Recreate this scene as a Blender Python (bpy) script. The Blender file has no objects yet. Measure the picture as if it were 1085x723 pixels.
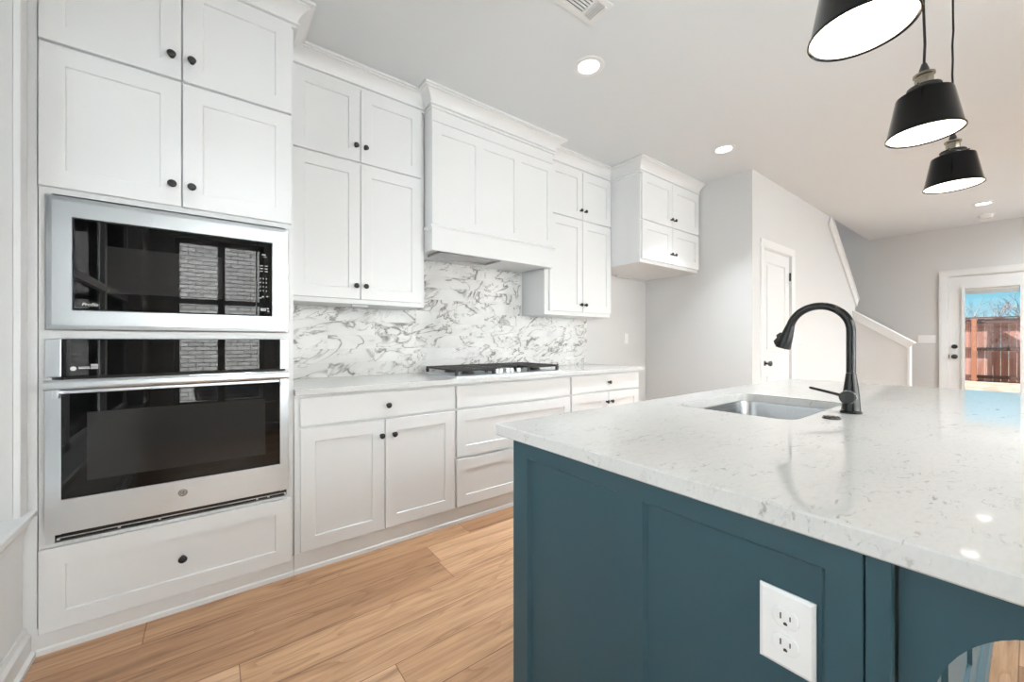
import bpy, bmesh, math, random
from mathutils import Vector, Matrix
random.seed(7)
C = bpy.context.scene.collection
scene = bpy.context.scene
PI = math.pi

# ------------------------------------------------------------------ camera, world, sun, exposure
CAM_Z = 1.151
cam_d = bpy.data.cameras.new('camera'); cam = bpy.data.objects.new('camera', cam_d); C.objects.link(cam)
cam.location = (0, 0, CAM_Z); cam.rotation_euler = (PI/2, 0, -math.radians(37.28))
cam_d.sensor_fit = 'HORIZONTAL'; cam_d.sensor_width = 36.0; cam_d.lens = 420.0/1085.0*36.0
cam_d.clip_start = 0.02; cam_d.clip_end = 200
scene.camera = cam
vs = scene.view_settings
vs.view_transform = 'Standard'; vs.look = 'None'; vs.gamma = 1.0; vs.use_curve_mapping = False
vs.exposure = 0.12

CAN_W = 11.0
FAR_CAN_W = 7.5          # watts of each recessed light
PEND_W = 1.6
SUN_E = 45.0

# daylight lamps; all but the left window's are added to brighten the room (position, size, direction it shines, watts)
def daylight_fill(name, loc, sx_, sz_, d, w):
    ld = bpy.data.lights.new(name, 'AREA'); ld.shape = 'RECTANGLE'; ld.size = sx_; ld.size_y = sz_; ld.energy = w; ld.color = (0.90, 0.955, 1.0)
    o = bpy.data.objects.new(name, ld); C.objects.link(o); o.location = loc
    o.rotation_euler = Vector(d).to_track_quat('-Z', 'Z').to_euler()
daylight_fill('window_fill', (2.065, -1.80, 1.225), 2.55, 2.23, (0, 1, 0), 42)
daylight_fill('window_fill', (5.15, -1.80, 1.365), 2.1, 1.97, (0, 1, 0), 2)
daylight_fill('window_fill', (7.50, -1.80, 1.365), 1.3, 1.97, (0, 1, 0), 20)
daylight_fill('window_fill', (-1.05, 0.75, 1.49), 3.4, 2.2, (1, 0, 0), 44)
daylight_fill('stairwell_fill', (7.4, 2.3, 5.15), 1.6, 0.9, (0, 0, -1), 14)  # unseen lamp added to lift the dark stairwell

world = bpy.data.worlds.new('sky'); scene.world = world; world.use_nodes = True
nt = world.node_tree; nt.nodes.clear()
wo = nt.nodes.new('ShaderNodeOutputWorld'); bg = nt.nodes.new('ShaderNodeBackground')
tc = nt.nodes.new('ShaderNodeTexCoord'); sx = nt.nodes.new('ShaderNodeSeparateXYZ'); rp = nt.nodes.new('ShaderNodeValToRGB')
nt.links.new(tc.outputs['Generated'], sx.inputs[0]); nt.links.new(sx.outputs['Z'], rp.inputs[0])
rp.color_ramp.elements[0].position = 0.0; rp.color_ramp.elements[0].color = (0.50, 0.80, 0.90, 1)
rp.color_ramp.elements[1].position = 0.35; rp.color_ramp.elements[1].color = (0.14, 0.42, 0.78, 1)
e = rp.color_ramp.elements.new(0.08); e.color = (0.28, 0.66, 0.86, 1)
nt.links.new(rp.outputs[0], bg.inputs['Color']); nt.links.new(bg.outputs[0], wo.inputs[0])
bg.inputs['Strength'].default_value = 1.0

sun_d = bpy.data.lights.new('sun', 'SUN'); sun_d.energy = SUN_E; sun_d.angle = 0.009; sun_d.color = (0.98, 0.985, 1.0)
sun = bpy.data.objects.new('sun', sun_d); C.objects.link(sun)
sun.rotation_euler = Vector((0.12, -0.76, -0.62)).to_track_quat('-Z', 'Y').to_euler()
sun.location = (-2, 12, 14)

# ------------------------------------------------------------------ materials
def new_mat(name):
    m = bpy.data.materials.new(name); m.use_nodes = True
    t = m.node_tree; b = t.nodes['Principled BSDF']
    return m, t, b
def N(t, kind, **kw):
    n = t.nodes.new(kind)
    for k, v in kw.items(): setattr(n, k, v)
    return n
def L(t, a, b): t.links.new(a, b)
def rgba(c): return (c[0], c[1], c[2], 1)
def simple(name, col, rough=0.5, metal=0.0, bump=0.0, bscale=200.0, spec=0.5, coat=0.0, colvar=0.0):
    m, t, b = new_mat(name)
    b.inputs['Base Color'].default_value = rgba(col); b.inputs['Roughness'].default_value = rough
    b.inputs['Metallic'].default_value = metal; b.inputs['Specular IOR Level'].default_value = spec
    b.inputs['Coat Weight'].default_value = coat
    tcn = N(t, 'ShaderNodeTexCoord'); nz = N(t, 'ShaderNodeTexNoise'); nz.inputs['Scale'].default_value = bscale
    nz.inputs['Detail'].default_value = 4
    L(t, tcn.outputs['Object'], nz.inputs['Vector'])
    if bump > 0:
        bp = N(t, 'ShaderNodeBump'); bp.inputs['Strength'].default_value = bump; bp.inputs['Distance'].default_value = 0.002
        L(t, nz.outputs['Fac'], bp.inputs['Height']); L(t, bp.outputs[0], b.inputs['Normal'])
    if colvar > 0:
        mx = N(t, 'ShaderNodeMixRGB'); mx.blend_type = 'MULTIPLY'; mx.inputs['Fac'].default_value = colvar
        mx.inputs['Color1'].default_value = rgba(col); L(t, nz.outputs['Color'], mx.inputs['Color2'])
        L(t, mx.outputs[0], b.inputs['Base Color'])
    return m
M = {}
M['cab'] = simple('white_cabinet_paint', (0.785, 0.792, 0.797), 0.32, bump=0.03, bscale=120)
M['trim'] = simple('white_trim_paint', (0.75, 0.755, 0.755), 0.35, bump=0.02, bscale=120)
M['wall'] = simple('pale_grey_wall_paint', (0.655, 0.655, 0.652), 0.7, bump=0.12, bscale=260)
M['ceil'] = simple('ceiling_paint', (0.705, 0.735, 0.755), 0.85, bump=0.15, bscale=180)
M['teal'] = simple('teal_cabinet_paint', (0.034, 0.084, 0.108), 0.38, bump=0.03, bscale=140, spec=0.4)
M['black'] = simple('matte_black_metal', (0.012, 0.012, 0.013), 0.33, metal=0.0, spec=0.6)
M['iron'] = simple('cast_iron', (0.02, 0.02, 0.02), 0.45, bump=0.15, bscale=400)
M['gap'] = simple('dark_recess', (0.008, 0.008, 0.008), 0.5)
M['plastic'] = simple('white_plastic', (0.86, 0.86, 0.86), 0.25)
M['blind'] = simple('beige_blind', (0.60, 0.57, 0.53), 0.5)
M['slot'] = simple('slot_dark', (0.03, 0.03, 0.03), 0.6)
M['blackglass'] = simple('black_oven_glass', (0.003, 0.003, 0.003), 0.0, spec=0.5)
M['ovenwin'] = simple('oven_window_screen', (0.022, 0.0215, 0.021), 0.0, spec=0.55)
M['ink'] = simple('printed_white_marks', (0.75, 0.75, 0.75), 0.4)
M['inkgrey'] = simple('printed_grey_marks', (0.35, 0.35, 0.35), 0.4)
M['nickel'] = simple('aged_nickel', (0.36, 0.325, 0.26), 0.25, metal=1.0)
M['chrome'] = simple('chrome', (0.82, 0.82, 0.82), 0.12, metal=1.0)
M['shade_out'] = simple('black_enamel', (0.003, 0.0027, 0.0025), 0.10, spec=0.2)
M['shade_in'] = simple('white_enamel', (0.88, 0.86, 0.82), 0.4)
M['cord'] = simple('black_cord', (0.012, 0.012, 0.012), 0.7)
M['faucet'] = simple('oil_rubbed_black', (0.010, 0.0098, 0.0095), 0.17, metal=0.25, spec=0.5)

def brushed(name, col, rough, axis):
    m, t, b = new_mat(name)
    b.inputs['Base Color'].default_value = rgba(col); b.inputs['Metallic'].default_value = 1.0
    tcn = N(t, 'ShaderNodeTexCoord'); mp = N(t, 'ShaderNodeMapping'); nz = N(t, 'ShaderNodeTexNoise')
    mp.inputs['Scale'].default_value = {'x': (3, 400, 900), 'z': (900, 400, 3)}[axis]
    nz.inputs['Scale'].default_value = 1.0; nz.inputs['Detail'].default_value = 3
    L(t, tcn.outputs['Object'], mp.inputs[0]); L(t, mp.outputs[0], nz.inputs['Vector'])
    mr = N(t, 'ShaderNodeMapRange'); mr.inputs['To Min'].default_value = rough*0.8; mr.inputs['To Max'].default_value = rough*1.25
    L(t, nz.outputs['Fac'], mr.inputs['Value']); L(t, mr.outputs[0], b.inputs['Roughness'])
    bp = N(t, 'ShaderNodeBump'); bp.inputs['Strength'].default_value = 0.05; bp.inputs['Distance'].default_value = 0.001
    L(t, nz.outputs['Fac'], bp.inputs['Height']); L(t, bp.outputs[0], b.inputs['Normal'])
    return m
M['steel'] = brushed('brushed_stainless', (0.71, 0.75, 0.785), 0.30, 'x')
M['sinksteel'] = brushed('sink_stainless', (0.40, 0.405, 0.41), 0.28, 'x')

def emit(name, col, s):
    m, t, b = new_mat(name)
    b.inputs['Base Color'].default_value = (0.9, 0.9, 0.9, 1)
    b.inputs['Emission Color'].default_value = rgba(col); b.inputs['Emission Strength'].default_value = s
    return m
M['led'] = emit('lit_diffuser', (1.0, 0.97, 0.92), 6.0)
M['bulb'] = emit('lit_bulb', (1.0, 0.88, 0.70), 14.0)

def glass_mat():
    m, t, b = new_mat('window_glass'); t.nodes.remove(b)
    out = t.nodes['Material Output']
    tr = N(t, 'ShaderNodeBsdfTransparent'); gl = N(t, 'ShaderNodeBsdfGlossy'); fr = N(t, 'ShaderNodeFresnel'); mx = N(t, 'ShaderNodeMixShader')
    tr.inputs['Color'].default_value = (0.95, 0.97, 0.96, 1); gl.inputs['Roughness'].default_value = 0.01
    fr.inputs['IOR'].default_value = 1.3
    L(t, fr.outputs[0], mx.inputs[0]); L(t, tr.outputs[0], mx.inputs[1]); L(t, gl.outputs[0], mx.inputs[2]); L(t, mx.outputs[0], out.inputs['Surface'])
    return m
M['glass'] = glass_mat()

def math_n(t, op, a, b=None):
    n = N(t, 'ShaderNodeMath'); n.operation = op
    for i, v in enumerate((a, b)):
        if v is None: continue
        if isinstance(v, (int, float)): n.inputs[i].default_value = v
        else: L(t, v, n.inputs[i])
    return n.outputs[0]
def ramp(t, fac, stops):
    r = N(t, 'ShaderNodeValToRGB'); els = r.color_ramp.elements
    els[0].position, els[0].color = stops[0][0], rgba(stops[0][1]); els[1].position, els[1].color = stops[-1][0], rgba(stops[-1][1])
    for p, c in stops[1:-1]:
        e = els.new(p); e.color = rgba(c)
    L(t, fac, r.inputs[0]); return r.outputs[0]
def mul(t, fac, a, b, mode='MULTIPLY'):
    n = N(t, 'ShaderNodeMixRGB'); n.blend_type = mode
    for i, v in enumerate((fac, a, b)):
        if isinstance(v, (int, float)): n.inputs[i].default_value = v
        elif isinstance(v, tuple): n.inputs[i].default_value = rgba(v)
        else: L(t, v, n.inputs[i])
    return n.outputs[0]
def combine(t, x, y, z):
    n = N(t, 'ShaderNodeCombineXYZ')
    for i, v in enumerate((x, y, z)):
        if isinstance(v, (int, float)): n.inputs[i].default_value = v
        else: L(t, v, n.inputs[i])
    return n.outputs[0]
def whitenoise(t, vec):
    n = N(t, 'ShaderNodeTexWhiteNoise'); n.noise_dimensions = '3D'; L(t, vec, n.inputs['Vector']); return n
def noise(t, vec, scale, detail=4, rough=0.5, dist=0.0):
    n = N(t, 'ShaderNodeTexNoise'); n.inputs['Scale'].default_value = scale; n.inputs['Detail'].default_value = detail
    n.inputs['Roughness'].default_value = rough; n.inputs['Distortion'].default_value = dist
    L(t, vec, n.inputs['Vector']); return n.outputs['Fac']

def floor_mat():
    m, t, b = new_mat('oak_plank_flooring')
    g = N(t, 'ShaderNodeNewGeometry'); s = N(t, 'ShaderNodeSeparateXYZ'); L(t, g.outputs['Position'], s.inputs[0])
    X, Y = s.outputs[0], s.outputs[1]
    W, LEN = 0.168, 1.45
    yy = math_n(t, 'DIVIDE', math_n(t, 'ADD', Y, 10.08-0.03), W); row = math_n(t, 'FLOOR', yy); fy = math_n(t, 'FRACT', yy)
    off = whitenoise(t, combine(t, row, 3.7, 1.1)).outputs['Value']
    xx = math_n(t, 'ADD', math_n(t, 'DIVIDE', math_n(t, 'ADD', X, 20.0), LEN), off); col = math_n(t, 'FLOOR', xx); fx = math_n(t, 'FRACT', xx)
    idn = whitenoise(t, combine(t, row, col, 5.5)); idv = idn.outputs['Value']; idv2 = whitenoise(t, combine(t, col, row, 9.1)).outputs['Value']
    shift = math_n(t, 'MULTIPLY', idv, 37.0)
    # long grain
    gv = combine(t, math_n(t, 'MULTIPLY', X, 1.1), math_n(t, 'ADD', math_n(t, 'MULTIPLY', Y, 15.0), shift), shift)
    g1 = noise(t, gv, 1.6, 5, 0.62, 0.9)
    gv2 = combine(t, math_n(t, 'MULTIPLY', X, 5.0), math_n(t, 'ADD', math_n(t, 'MULTIPLY', Y, 170.0), shift), shift)
    g2 = noise(t, gv2, 1.0, 3, 0.6, 0.3)
    # cathedral figure
    rings = math_n(t, 'FRACT', math_n(t, 'MULTIPLY', noise(t, combine(t, math_n(t, 'MULTIPLY', X, 0.8), math_n(t, 'ADD', math_n(t, 'MULTIPLY', Y, 5.0), shift), shift), 1.3, 2, 0.4, 0.4), 11.0))
    base = ramp(t, idv, [(0.0, (0.36, 0.185, 0.095)), (0.30, (0.57, 0.335, 0.185)), (0.7, (0.68, 0.42, 0.245)), (1.0, (0.74, 0.48, 0.295))])
    c = mul(t, 0.85, base, ramp(t, g1, [(0.30, (0.42, 0.35, 0.30)), (0.44, (0.82, 0.78, 0.75)), (0.58, (1.0, 1.0, 1.0)), (0.75, (1.14, 1.12, 1.10))]))
    c = mul(t, 0.55, c, ramp(t, g2, [(0.35, (0.72, 0.66, 0.62)), (0.6, (1, 1, 1))]))
    rl = ramp(t, rings, [(0.0, (0.62, 0.53, 0.46)), (0.10, (0.8, 0.75, 0.7)), (0.22, (1, 1, 1)), (1.0, (1, 1, 1))])
    c = mul(t, math_n(t, 'MULTIPLY', idv2, 0.75), c, rl)
    ey = math_n(t, 'MINIMUM', fy, math_n(t, 'SUBTRACT', 1.0, fy)); ex = math_n(t, 'MINIMUM', fx, math_n(t, 'SUBTRACT', 1.0, fx))
    seam = math_n(t, 'MINIMUM', math_n(t, 'MULTIPLY', ey, W), math_n(t, 'MULTIPLY', ex, LEN))
    c = mul(t, 1.0, c, ramp(t, math_n(t, 'MULTIPLY', seam, 100.0), [(0.07, (0.38, 0.31, 0.27)), (0.22, (1, 1, 1))]))
    L(t, c, b.inputs['Base Color']); b.inputs['Roughness'].default_value = 0.34
    bp = N(t, 'ShaderNodeBump'); bp.inputs['Strength'].default_value = 0.12; bp.inputs['Distance'].default_value = 0.002
    L(t, g2, bp.inputs['Height']); L(t, bp.outputs[0], b.inputs['Normal'])
    return m
M['floor'] = floor_mat()

def quartz(name):
    m, t, b = new_mat(name)
    g = N(t, 'ShaderNodeNewGeometry'); mp = N(t, 'ShaderNodeMapping'); L(t, g.outputs['Position'], mp.inputs[0])
    mp.inputs['Rotation'].default_value = (0, 0, 0.5); mp.inputs['Scale'].default_value = (1.0, 2.6, 1.6)
    v = mp.outputs[0]
    a = noise(t, v, 26, 6, 0.7, 1.2); mask = noise(t, v, 6.0, 3, 0.5, 0.0)
    fl = math_n(t, 'MULTIPLY', ramp(t, a, [(0.575, (0, 0, 0)), (0.66, (1, 1, 1))]), ramp(t, mask, [(0.47, (0, 0, 0)), (0.56, (1, 1, 1))]))
    thin = math_n(t, 'ABSOLUTE', math_n(t, 'SUBTRACT', noise(t, v, 4.5, 6, 0.62, 0.8), 0.5))
    vein = math_n(t, 'MULTIPLY', ramp(t, thin, [(0.0, (1, 1, 1)), (0.012, (0, 0, 0))]), ramp(t, noise(t, v, 9, 2), [(0.5, (0, 0, 0)), (0.62, (1, 1, 1))]))
    c = mul(t, 1.0, (0.67, 0.67, 0.66), ramp(t, noise(t, v, 60, 3, 0.6), [(0.3, (0.95, 0.95, 0.945)), (0.6, (1, 1, 1))]))
    c = mul(t, math_n(t, 'MULTIPLY', fl, 0.7), c, (0.30, 0.285, 0.27), 'MIX')
    c = mul(t, math_n(t, 'MULTIPLY', vein, 0.4), c, (0.42, 0.40, 0.38), 'MIX')
    L(t, c, b.inputs['Base Color']); b.inputs['Roughness'].default_value = 0.05
    return m
M['quartz'] = quartz('white_quartz')

def marble_tile():
    m, t, b = new_mat('veined_marble_tile')
    g = N(t, 'ShaderNodeNewGeometry'); s = N(t, 'ShaderNodeSeparateXYZ'); L(t, g.outputs['Position'], s.inputs[0])
    X, Z = s.outputs[0], s.outputs[2]
    H_, W_ = 0.0925, 0.61
    zz = math_n(t, 'DIVIDE', math_n(t, 'SUBTRACT', Z, 0.914-0.925), H_); row = math_n(t, 'FLOOR', zz); fz = math_n(t, 'FRACT', zz)
    half = math_n(t, 'MULTIPLY', math_n(t, 'MODULO', row, 2.0), 0.5)
    xx = math_n(t, 'ADD', math_n(t, 'DIVIDE', X, W_), math_n(t, 'ADD', half, 10.0)); col = math_n(t, 'FLOOR', xx); fx = math_n(t, 'FRACT', xx)
    wn = whitenoise(t, combine(t, row, col, 2.2)); sep = N(t, 'ShaderNodeSeparateXYZ'); L(t, wn.outputs['Color'], sep.inputs[0])
    ang_x = math_n(t, 'ADD', X, math_n(t, 'MULTIPLY', sep.outputs[0], 9.0))
    vx = math_n(t, 'ADD', ang_x, math_n(t, 'MULTIPLY', Z, 0.7))
    vz = math_n(t, 'ADD', math_n(t, 'SUBTRACT', math_n(t, 'MULTIPLY', Z, 1.9), math_n(t, 'MULTIPLY', X, 0.75)), math_n(t, 'MULTIPLY', sep.outputs[1], 9.0))
    v = combine(t, vx, vz, math_n(t, 'MULTIPLY', sep.outputs[2], 5.0))
    def vein(scale, width, dist, detail=5, rough=0.55):
        n = math_n(t, 'ABSOLUTE', math_n(t, 'SUBTRACT', noise(t, v, scale, detail, rough, dist), 0.5))
        return ramp(t, n, [(0.0, (1, 1, 1)), (width*0.35, (0.6, 0.6, 0.6)), (width, (0, 0, 0))])
    m1 = ramp(t, noise(t, v, 4.0, 3), [(0.32, (0.05, 0.05, 0.05)), (0.58, (1, 1, 1))])
    v1 = math_n(t, 'MULTIPLY', vein(2.5, 0.026, 0.9, 4, 0.52), m1)
    v2 = math_n(t, 'MULTIPLY', vein(5.0, 0.024, 0.8, 4, 0.55), ramp(t, noise(t, v, 3.6, 2), [(0.48, (0, 0, 0)), (0.62, (0.9, 0.9, 0.9))]))
    halo = math_n(t, 'MULTIPLY', math_n(t, 'MULTIPLY', vein(2.5, 0.11, 0.9, 4, 0.52), m1), 0.16)
    tot = math_n(t, 'MINIMUM', math_n(t, 'ADD', math_n(t, 'ADD', v1, v2), halo), 1.0)
    cl = ramp(t, noise(t, v, 3.0, 3), [(0.3, (0.70, 0.69, 0.675)), (0.7, (0.80, 0.79, 0.775))])
    c = mul(t, math_n(t, 'MULTIPLY', tot, 0.85), cl, (0.13, 0.11, 0.095), 'MIX')
    ez = math_n(t, 'MULTIPLY', math_n(t, 'MINIMUM', fz, math_n(t, 'SUBTRACT', 1.0, fz)), H_)
    ex = math_n(t, 'MULTIPLY', math_n(t, 'MINIMUM', fx, math_n(t, 'SUBTRACT', 1.0, fx)), W_)
    seam = math_n(t, 'MULTIPLY', math_n(t, 'MINIMUM', ez, ex), 1000.0)
    sm = ramp(t, seam, [(0.55, (1, 1, 1)), (0.95, (0, 0, 0))])
    c = mul(t, math_n(t, 'MULTIPLY', sm, 0.55), c, (0.60, 0.59, 0.58), 'MIX')
    L(t, c, b.inputs['Base Color']); b.inputs['Roughness'].default_value = 0.15; b.inputs['Specular IOR Level'].default_value = 0.3
    bp = N(t, 'ShaderNodeBump'); bp.inputs['Strength'].default_value = 0.25; bp.inputs['Distance'].default_value = 0.001; bp.invert = True
    L(t, sm, bp.inputs['Height']); L(t, bp.outputs[0], b.inputs['Normal'])
    return m
M['tile'] = marble_tile()

def brick_mat(axis):
    m, t, b = new_mat('whitewashed_brick_' + axis)
    g = N(t, 'ShaderNodeNewGeometry'); s = N(t, 'ShaderNodeSeparateXYZ'); L(t, g.outputs['Position'], s.inputs[0])
    br = N(t, 'ShaderNodeTexBrick'); L(t, combine(t, s.outputs[0 if axis == 'x' else 1], s.outputs[2], 0.0), br.inputs['Vector'])
    br.inputs['Color1'].default_value = (0.78, 0.76, 0.74, 1); br.inputs['Color2'].default_value = (0.58, 0.56, 0.54, 1); br.inputs['Mortar'].default_value = (0.17, 0.165, 0.16, 1)
    br.inputs['Scale'].default_value = 1.0; br.inputs['Mortar Size'].default_value = 0.008; br.inputs['Brick Width'].default_value = 0.21; br.inputs['Row Height'].default_value = 0.075
    L(t, br.outputs['Color'], b.inputs['Base Color']); b.inputs['Roughness'].default_value = 0.9
    return m
M['brickx'] = brick_mat('x'); M['bricky'] = brick_mat('y')

def fence_mat():
    m, t, b = new_mat('weathered_cedar')
    g = N(t, 'ShaderNodeNewGeometry'); s = N(t, 'ShaderNodeSeparateXYZ'); L(t, g.outputs['Position'], s.inputs[0])
    bd = math_n(t, 'FLOOR', math_n(t, 'DIVIDE', s.outputs[1], 0.1425))
    r = whitenoise(t, combine(t, bd, 1.0, 2.0)).outputs['Value']
    gr = noise(t, combine(t, math_n(t, 'MULTIPLY', s.outputs[1], 30.0), math_n(t, 'MULTIPLY', s.outputs[2], 1.5), r), 1.0, 4)
    c = ramp(t, r, [(0, (0.20, 0.080, 0.052)), (0.6, (0.27, 0.115, 0.078)), (1, (0.36, 0.20, 0.155))])
    c = mul(t, 0.7, c, ramp(t, gr, [(0.3, (0.55, 0.5, 0.5)), (0.7, (1.15, 1.1, 1.1))]))
    wz = noise(t, combine(t, s.outputs[1], s.outputs[2], 0.0), 1.1, 3)
    c = mul(t, ramp(t, wz, [(0.5, (0, 0, 0)), (0.72, (0.6, 0.6, 0.6))]), c, (0.42, 0.33, 0.36), 'MIX')
    L(t, c, b.inputs['Base Color']); b.inputs['Roughness'].default_value = 0.85
    return m
M['fence'] = fence_mat()
M['rail'] = simple('dark_fence_rail', (0.075, 0.032, 0.022), 0.85, bump=0.2, bscale=30)
M['post'] = simple('cedar_post', (0.27, 0.10, 0.05), 0.85, bump=0.2, bscale=30)
def ground_mat():
    m, t, b = new_mat('dry_grass_ground')
    g = N(t, 'ShaderNodeNewGeometry')
    a = noise(t, g.outputs['Position'], 2.2, 8, 0.75)
    c = ramp(t, a, [(0.3, (0.03, 0.018, 0.009)), (0.45, (0.08, 0.055, 0.033)), (0.58, (0.15, 0.115, 0.08)), (0.72, (0.22, 0.19, 0.15))])
    L(t, c, b.inputs['Base Color']); b.inputs['Roughness'].default_value = 0.95
    return m
M['ground'] = ground_mat()
M['bark'] = simple('grey_bark', (0.13, 0.10, 0.10), 0.9, bump=0.3, bscale=40)

# ------------------------------------------------------------------ geometry helpers
def origin_of(o):
    v = Vector((0, 0, 0))
    while o is not None:
        v += o.location; o = o.parent
    return v
def finish(name, bm, mat, parent=None, loc=None, bevel=0.0, smooth=False, angle=35):
    """link bm (built in world coordinates) as one mesh object"""
    bmesh.ops.remove_doubles(bm, verts=bm.verts, dist=1e-6)
    bmesh.ops.recalc_face_normals(bm, faces=bm.faces)
    po = origin_of(parent) if parent else Vector((0, 0, 0))
    lo = Vector(loc) if loc is not None else po
    bmesh.ops.translate(bm, verts=bm.verts, vec=-lo)
    me = bpy.data.meshes.new(name); bm.to_mesh(me); bm.free()
    if smooth:
        for p in me.polygons: p.use_smooth = True
        me.set_sharp_from_angle(angle=math.radians(angle))
    mats = mat if isinstance(mat, (list, tuple)) else [mat]
    for k in mats: me.materials.append(M[k])
    o = bpy.data.objects.new(name, me); C.objects.link(o)
    if parent: o.parent = parent
    o.location = lo - po
    if bevel > 0:
        mod = o.modifiers.new('edge', 'BEVEL'); mod.width = bevel; mod.segments = 2; mod.limit_method = 'ANGLE'; mod.angle_limit = math.radians(40)
    return o
def thing(name, label, cat, loc, group=None):
    o = bpy.data.objects.new(name, None); C.objects.link(o); o.location = loc; o.empty_display_size = 0.1
    o['label'] = label; o['category'] = cat
    if group: o['group'] = group
    return o
def tag(o, label, cat, group=None):
    o['label'] = label; o['category'] = cat
    if group: o['group'] = group
    return o
def struct(o, label=None, cat=None):
    o['kind'] = 'structure'
    if label: o['label'] = label
    if cat: o['category'] = cat
    return o
def box(bm, x0, x1, y0, y1, z0, z1):
    vs_ = [bm.verts.new((x, y, z)) for x in (x0, x1) for y in (y0, y1) for z in (z0, z1)]
    for f in ((0, 1, 3, 2), (4, 6, 7, 5), (0, 4, 5, 1), (2, 3, 7, 6), (0, 2, 6, 4), (1, 5, 7, 3)):
        bm.faces.new([vs_[i] for i in f])
def boxes(*bs):
    bm = bmesh.new()
    for b_ in bs: box(bm, *b_)
    return bm
def nB(): return bmesh.new()
def lathe(bm, prof, origin=(0, 0, 0), axis='z', seg=32, cap=True):
    """prof: list of (radius, height) along axis"""
    ax = {'z': (Vector((1, 0, 0)), Vector((0, 1, 0)), Vector((0, 0, 1))),
          '-y': (Vector((1, 0, 0)), Vector((0, 0, 1)), Vector((0, -1, 0))),
          '-x': (Vector((0, 1, 0)), Vector((0, 0, 1)), Vector((-1, 0, 0))),
          '-z': (Vector((1, 0, 0)), Vector((0, 1, 0)), Vector((0, 0, -1)))}[axis] if isinstance(axis, str) else axis
    o = Vector(origin); rings = []
    for r, h in prof:
        if r < 1e-6:
            rings.append([bm.verts.new(o + ax[2]*h)])
        else:
            rings.append([bm.verts.new(o + ax[0]*(r*math.cos(2*PI*i/seg)) + ax[1]*(r*math.sin(2*PI*i/seg)) + ax[2]*h) for i in range(seg)])
    for a, b_ in zip(rings, rings[1:]):
        for i in range(seg):
            j = (i+1) % seg
            if len(a) == 1 and len(b_) == 1: continue
            if len(a) == 1: bm.faces.new((a[0], b_[i], b_[j]))
            elif len(b_) == 1: bm.faces.new((a[i], a[j], b_[0]))
            else: bm.faces.new((a[i], a[j], b_[j], b_[i]))
    if cap:
        if len(rings[0]) > 1: bm.faces.new(rings[0])
        if len(rings[-1]) > 1: bm.faces.new(rings[-1][::-1])
def frame_for(d):
    d = d.normalized(); u = d.orthogonal().normalized(); return u, d.cross(u).normalized(), d
def tube(bm, pts, r, seg=12, cap=True):
    pts = [Vector(p) for p in pts]; rs = r if isinstance(r, (list, tuple)) else [r]*len(pts)
    rings = []; u = None
    for i, p in enumerate(pts):
        d = (pts[min(i+1, len(pts)-1)] - pts[max(i-1, 0)]).normalized()
        if u is None: u = d.orthogonal().normalized()
        else: u = (u - d*u.dot(d)).normalized()
        w = d.cross(u)
        rings.append([bm.verts.new(p + (u*math.cos(2*PI*k/seg) + w*math.sin(2*PI*k/seg))*rs[i]) for k in range(seg)])
    for a, b_ in zip(rings, rings[1:]):
        for k in range(seg):
            j = (k+1) % seg; bm.faces.new((a[k], a[j], b_[j], b_[k]))
    if cap: bm.faces.new(rings[0][::-1]); bm.faces.new(rings[-1])
def prism(bm, pts, fn, d0, d1):
    """extrude the 2D polygon pts between depths d0, d1; fn(a, b, d) -> xyz"""
    A = [bm.verts.new(fn(a, b_, d0)) for a, b_ in pts]; B = [bm.verts.new(fn(a, b_, d1)) for a, b_ in pts]
    bm.faces.new(A); bm.faces.new(B[::-1])
    n = len(pts)
    for i in range(n):
        j = (i+1) % n; bm.faces.new((A[i], B[i], B[j], A[j]))
def shaker(bm, a0, a1, z0, z1, f, t=0.02, sw=0.066, rec=0.008, panels=None, fn=None, ch=0.0015, s=0.003):
    """slab with recessed panel(s): front at depth f (towards the viewer is smaller), thickness t. panels = list of (pa0, pa1, pz0, pz1)"""
    fn = fn or (lambda a, z, d: (a, d, z))
    if panels is None: panels = [(a0+sw, a1-sw, z0+sw, z1-sw)]
    V = lambda a, z, d: bm.verts.new(fn(a, z, d))
    q = lambda *v: bm.faces.new(v)
    # back and rim
    o = [(a0, z0), (a1, z0), (a1, z1), (a0, z1)]
    bk = [V(a, z, f+t) for a, z in o]; rm = [V(a, z, f+ch) for a, z in o]
    oi = [(a0+ch, z0+ch), (a1-ch, z0+ch), (a1-ch, z1-ch), (a0+ch, z1-ch)]
    fr = [V(a, z, f) for a, z in oi]
    q(*bk)
    for i in range(4):
        j = (i+1) % 4
        q(bk[i], bk[j], rm[j], rm[i]); q(rm[i], rm[j], fr[j], fr[i])
    if not panels:
        q(*fr); return
    # front face with holes: triangle_fill
    edges = []
    for i in range(4): edges.append(bm.edges.get((fr[i], fr[(i+1) % 4])))
    for (p0, p1, q0, q1) in panels:
        r1 = [V(a, z, f) for a, z in ((p0, q0), (p1, q0), (p1, q1), (p0, q1))]
        r2 = [V(a, z, f+rec) for a, z in ((p0+s, q0+s), (p1-s, q0+s), (p1-s, q1-s), (p0+s, q1-s))]
        for i in range(4):
            j = (i+1) % 4
            edges.append(bm.edges.new((r1[i], r1[j])))
        for i in range(4):
            j = (i+1) % 4; q(r1[i], r1[j], r2[j], r2[i])
        q(*r2)
    bmesh.ops.triangle_fill(bm, edges=edges, use_beauty=True)
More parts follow.
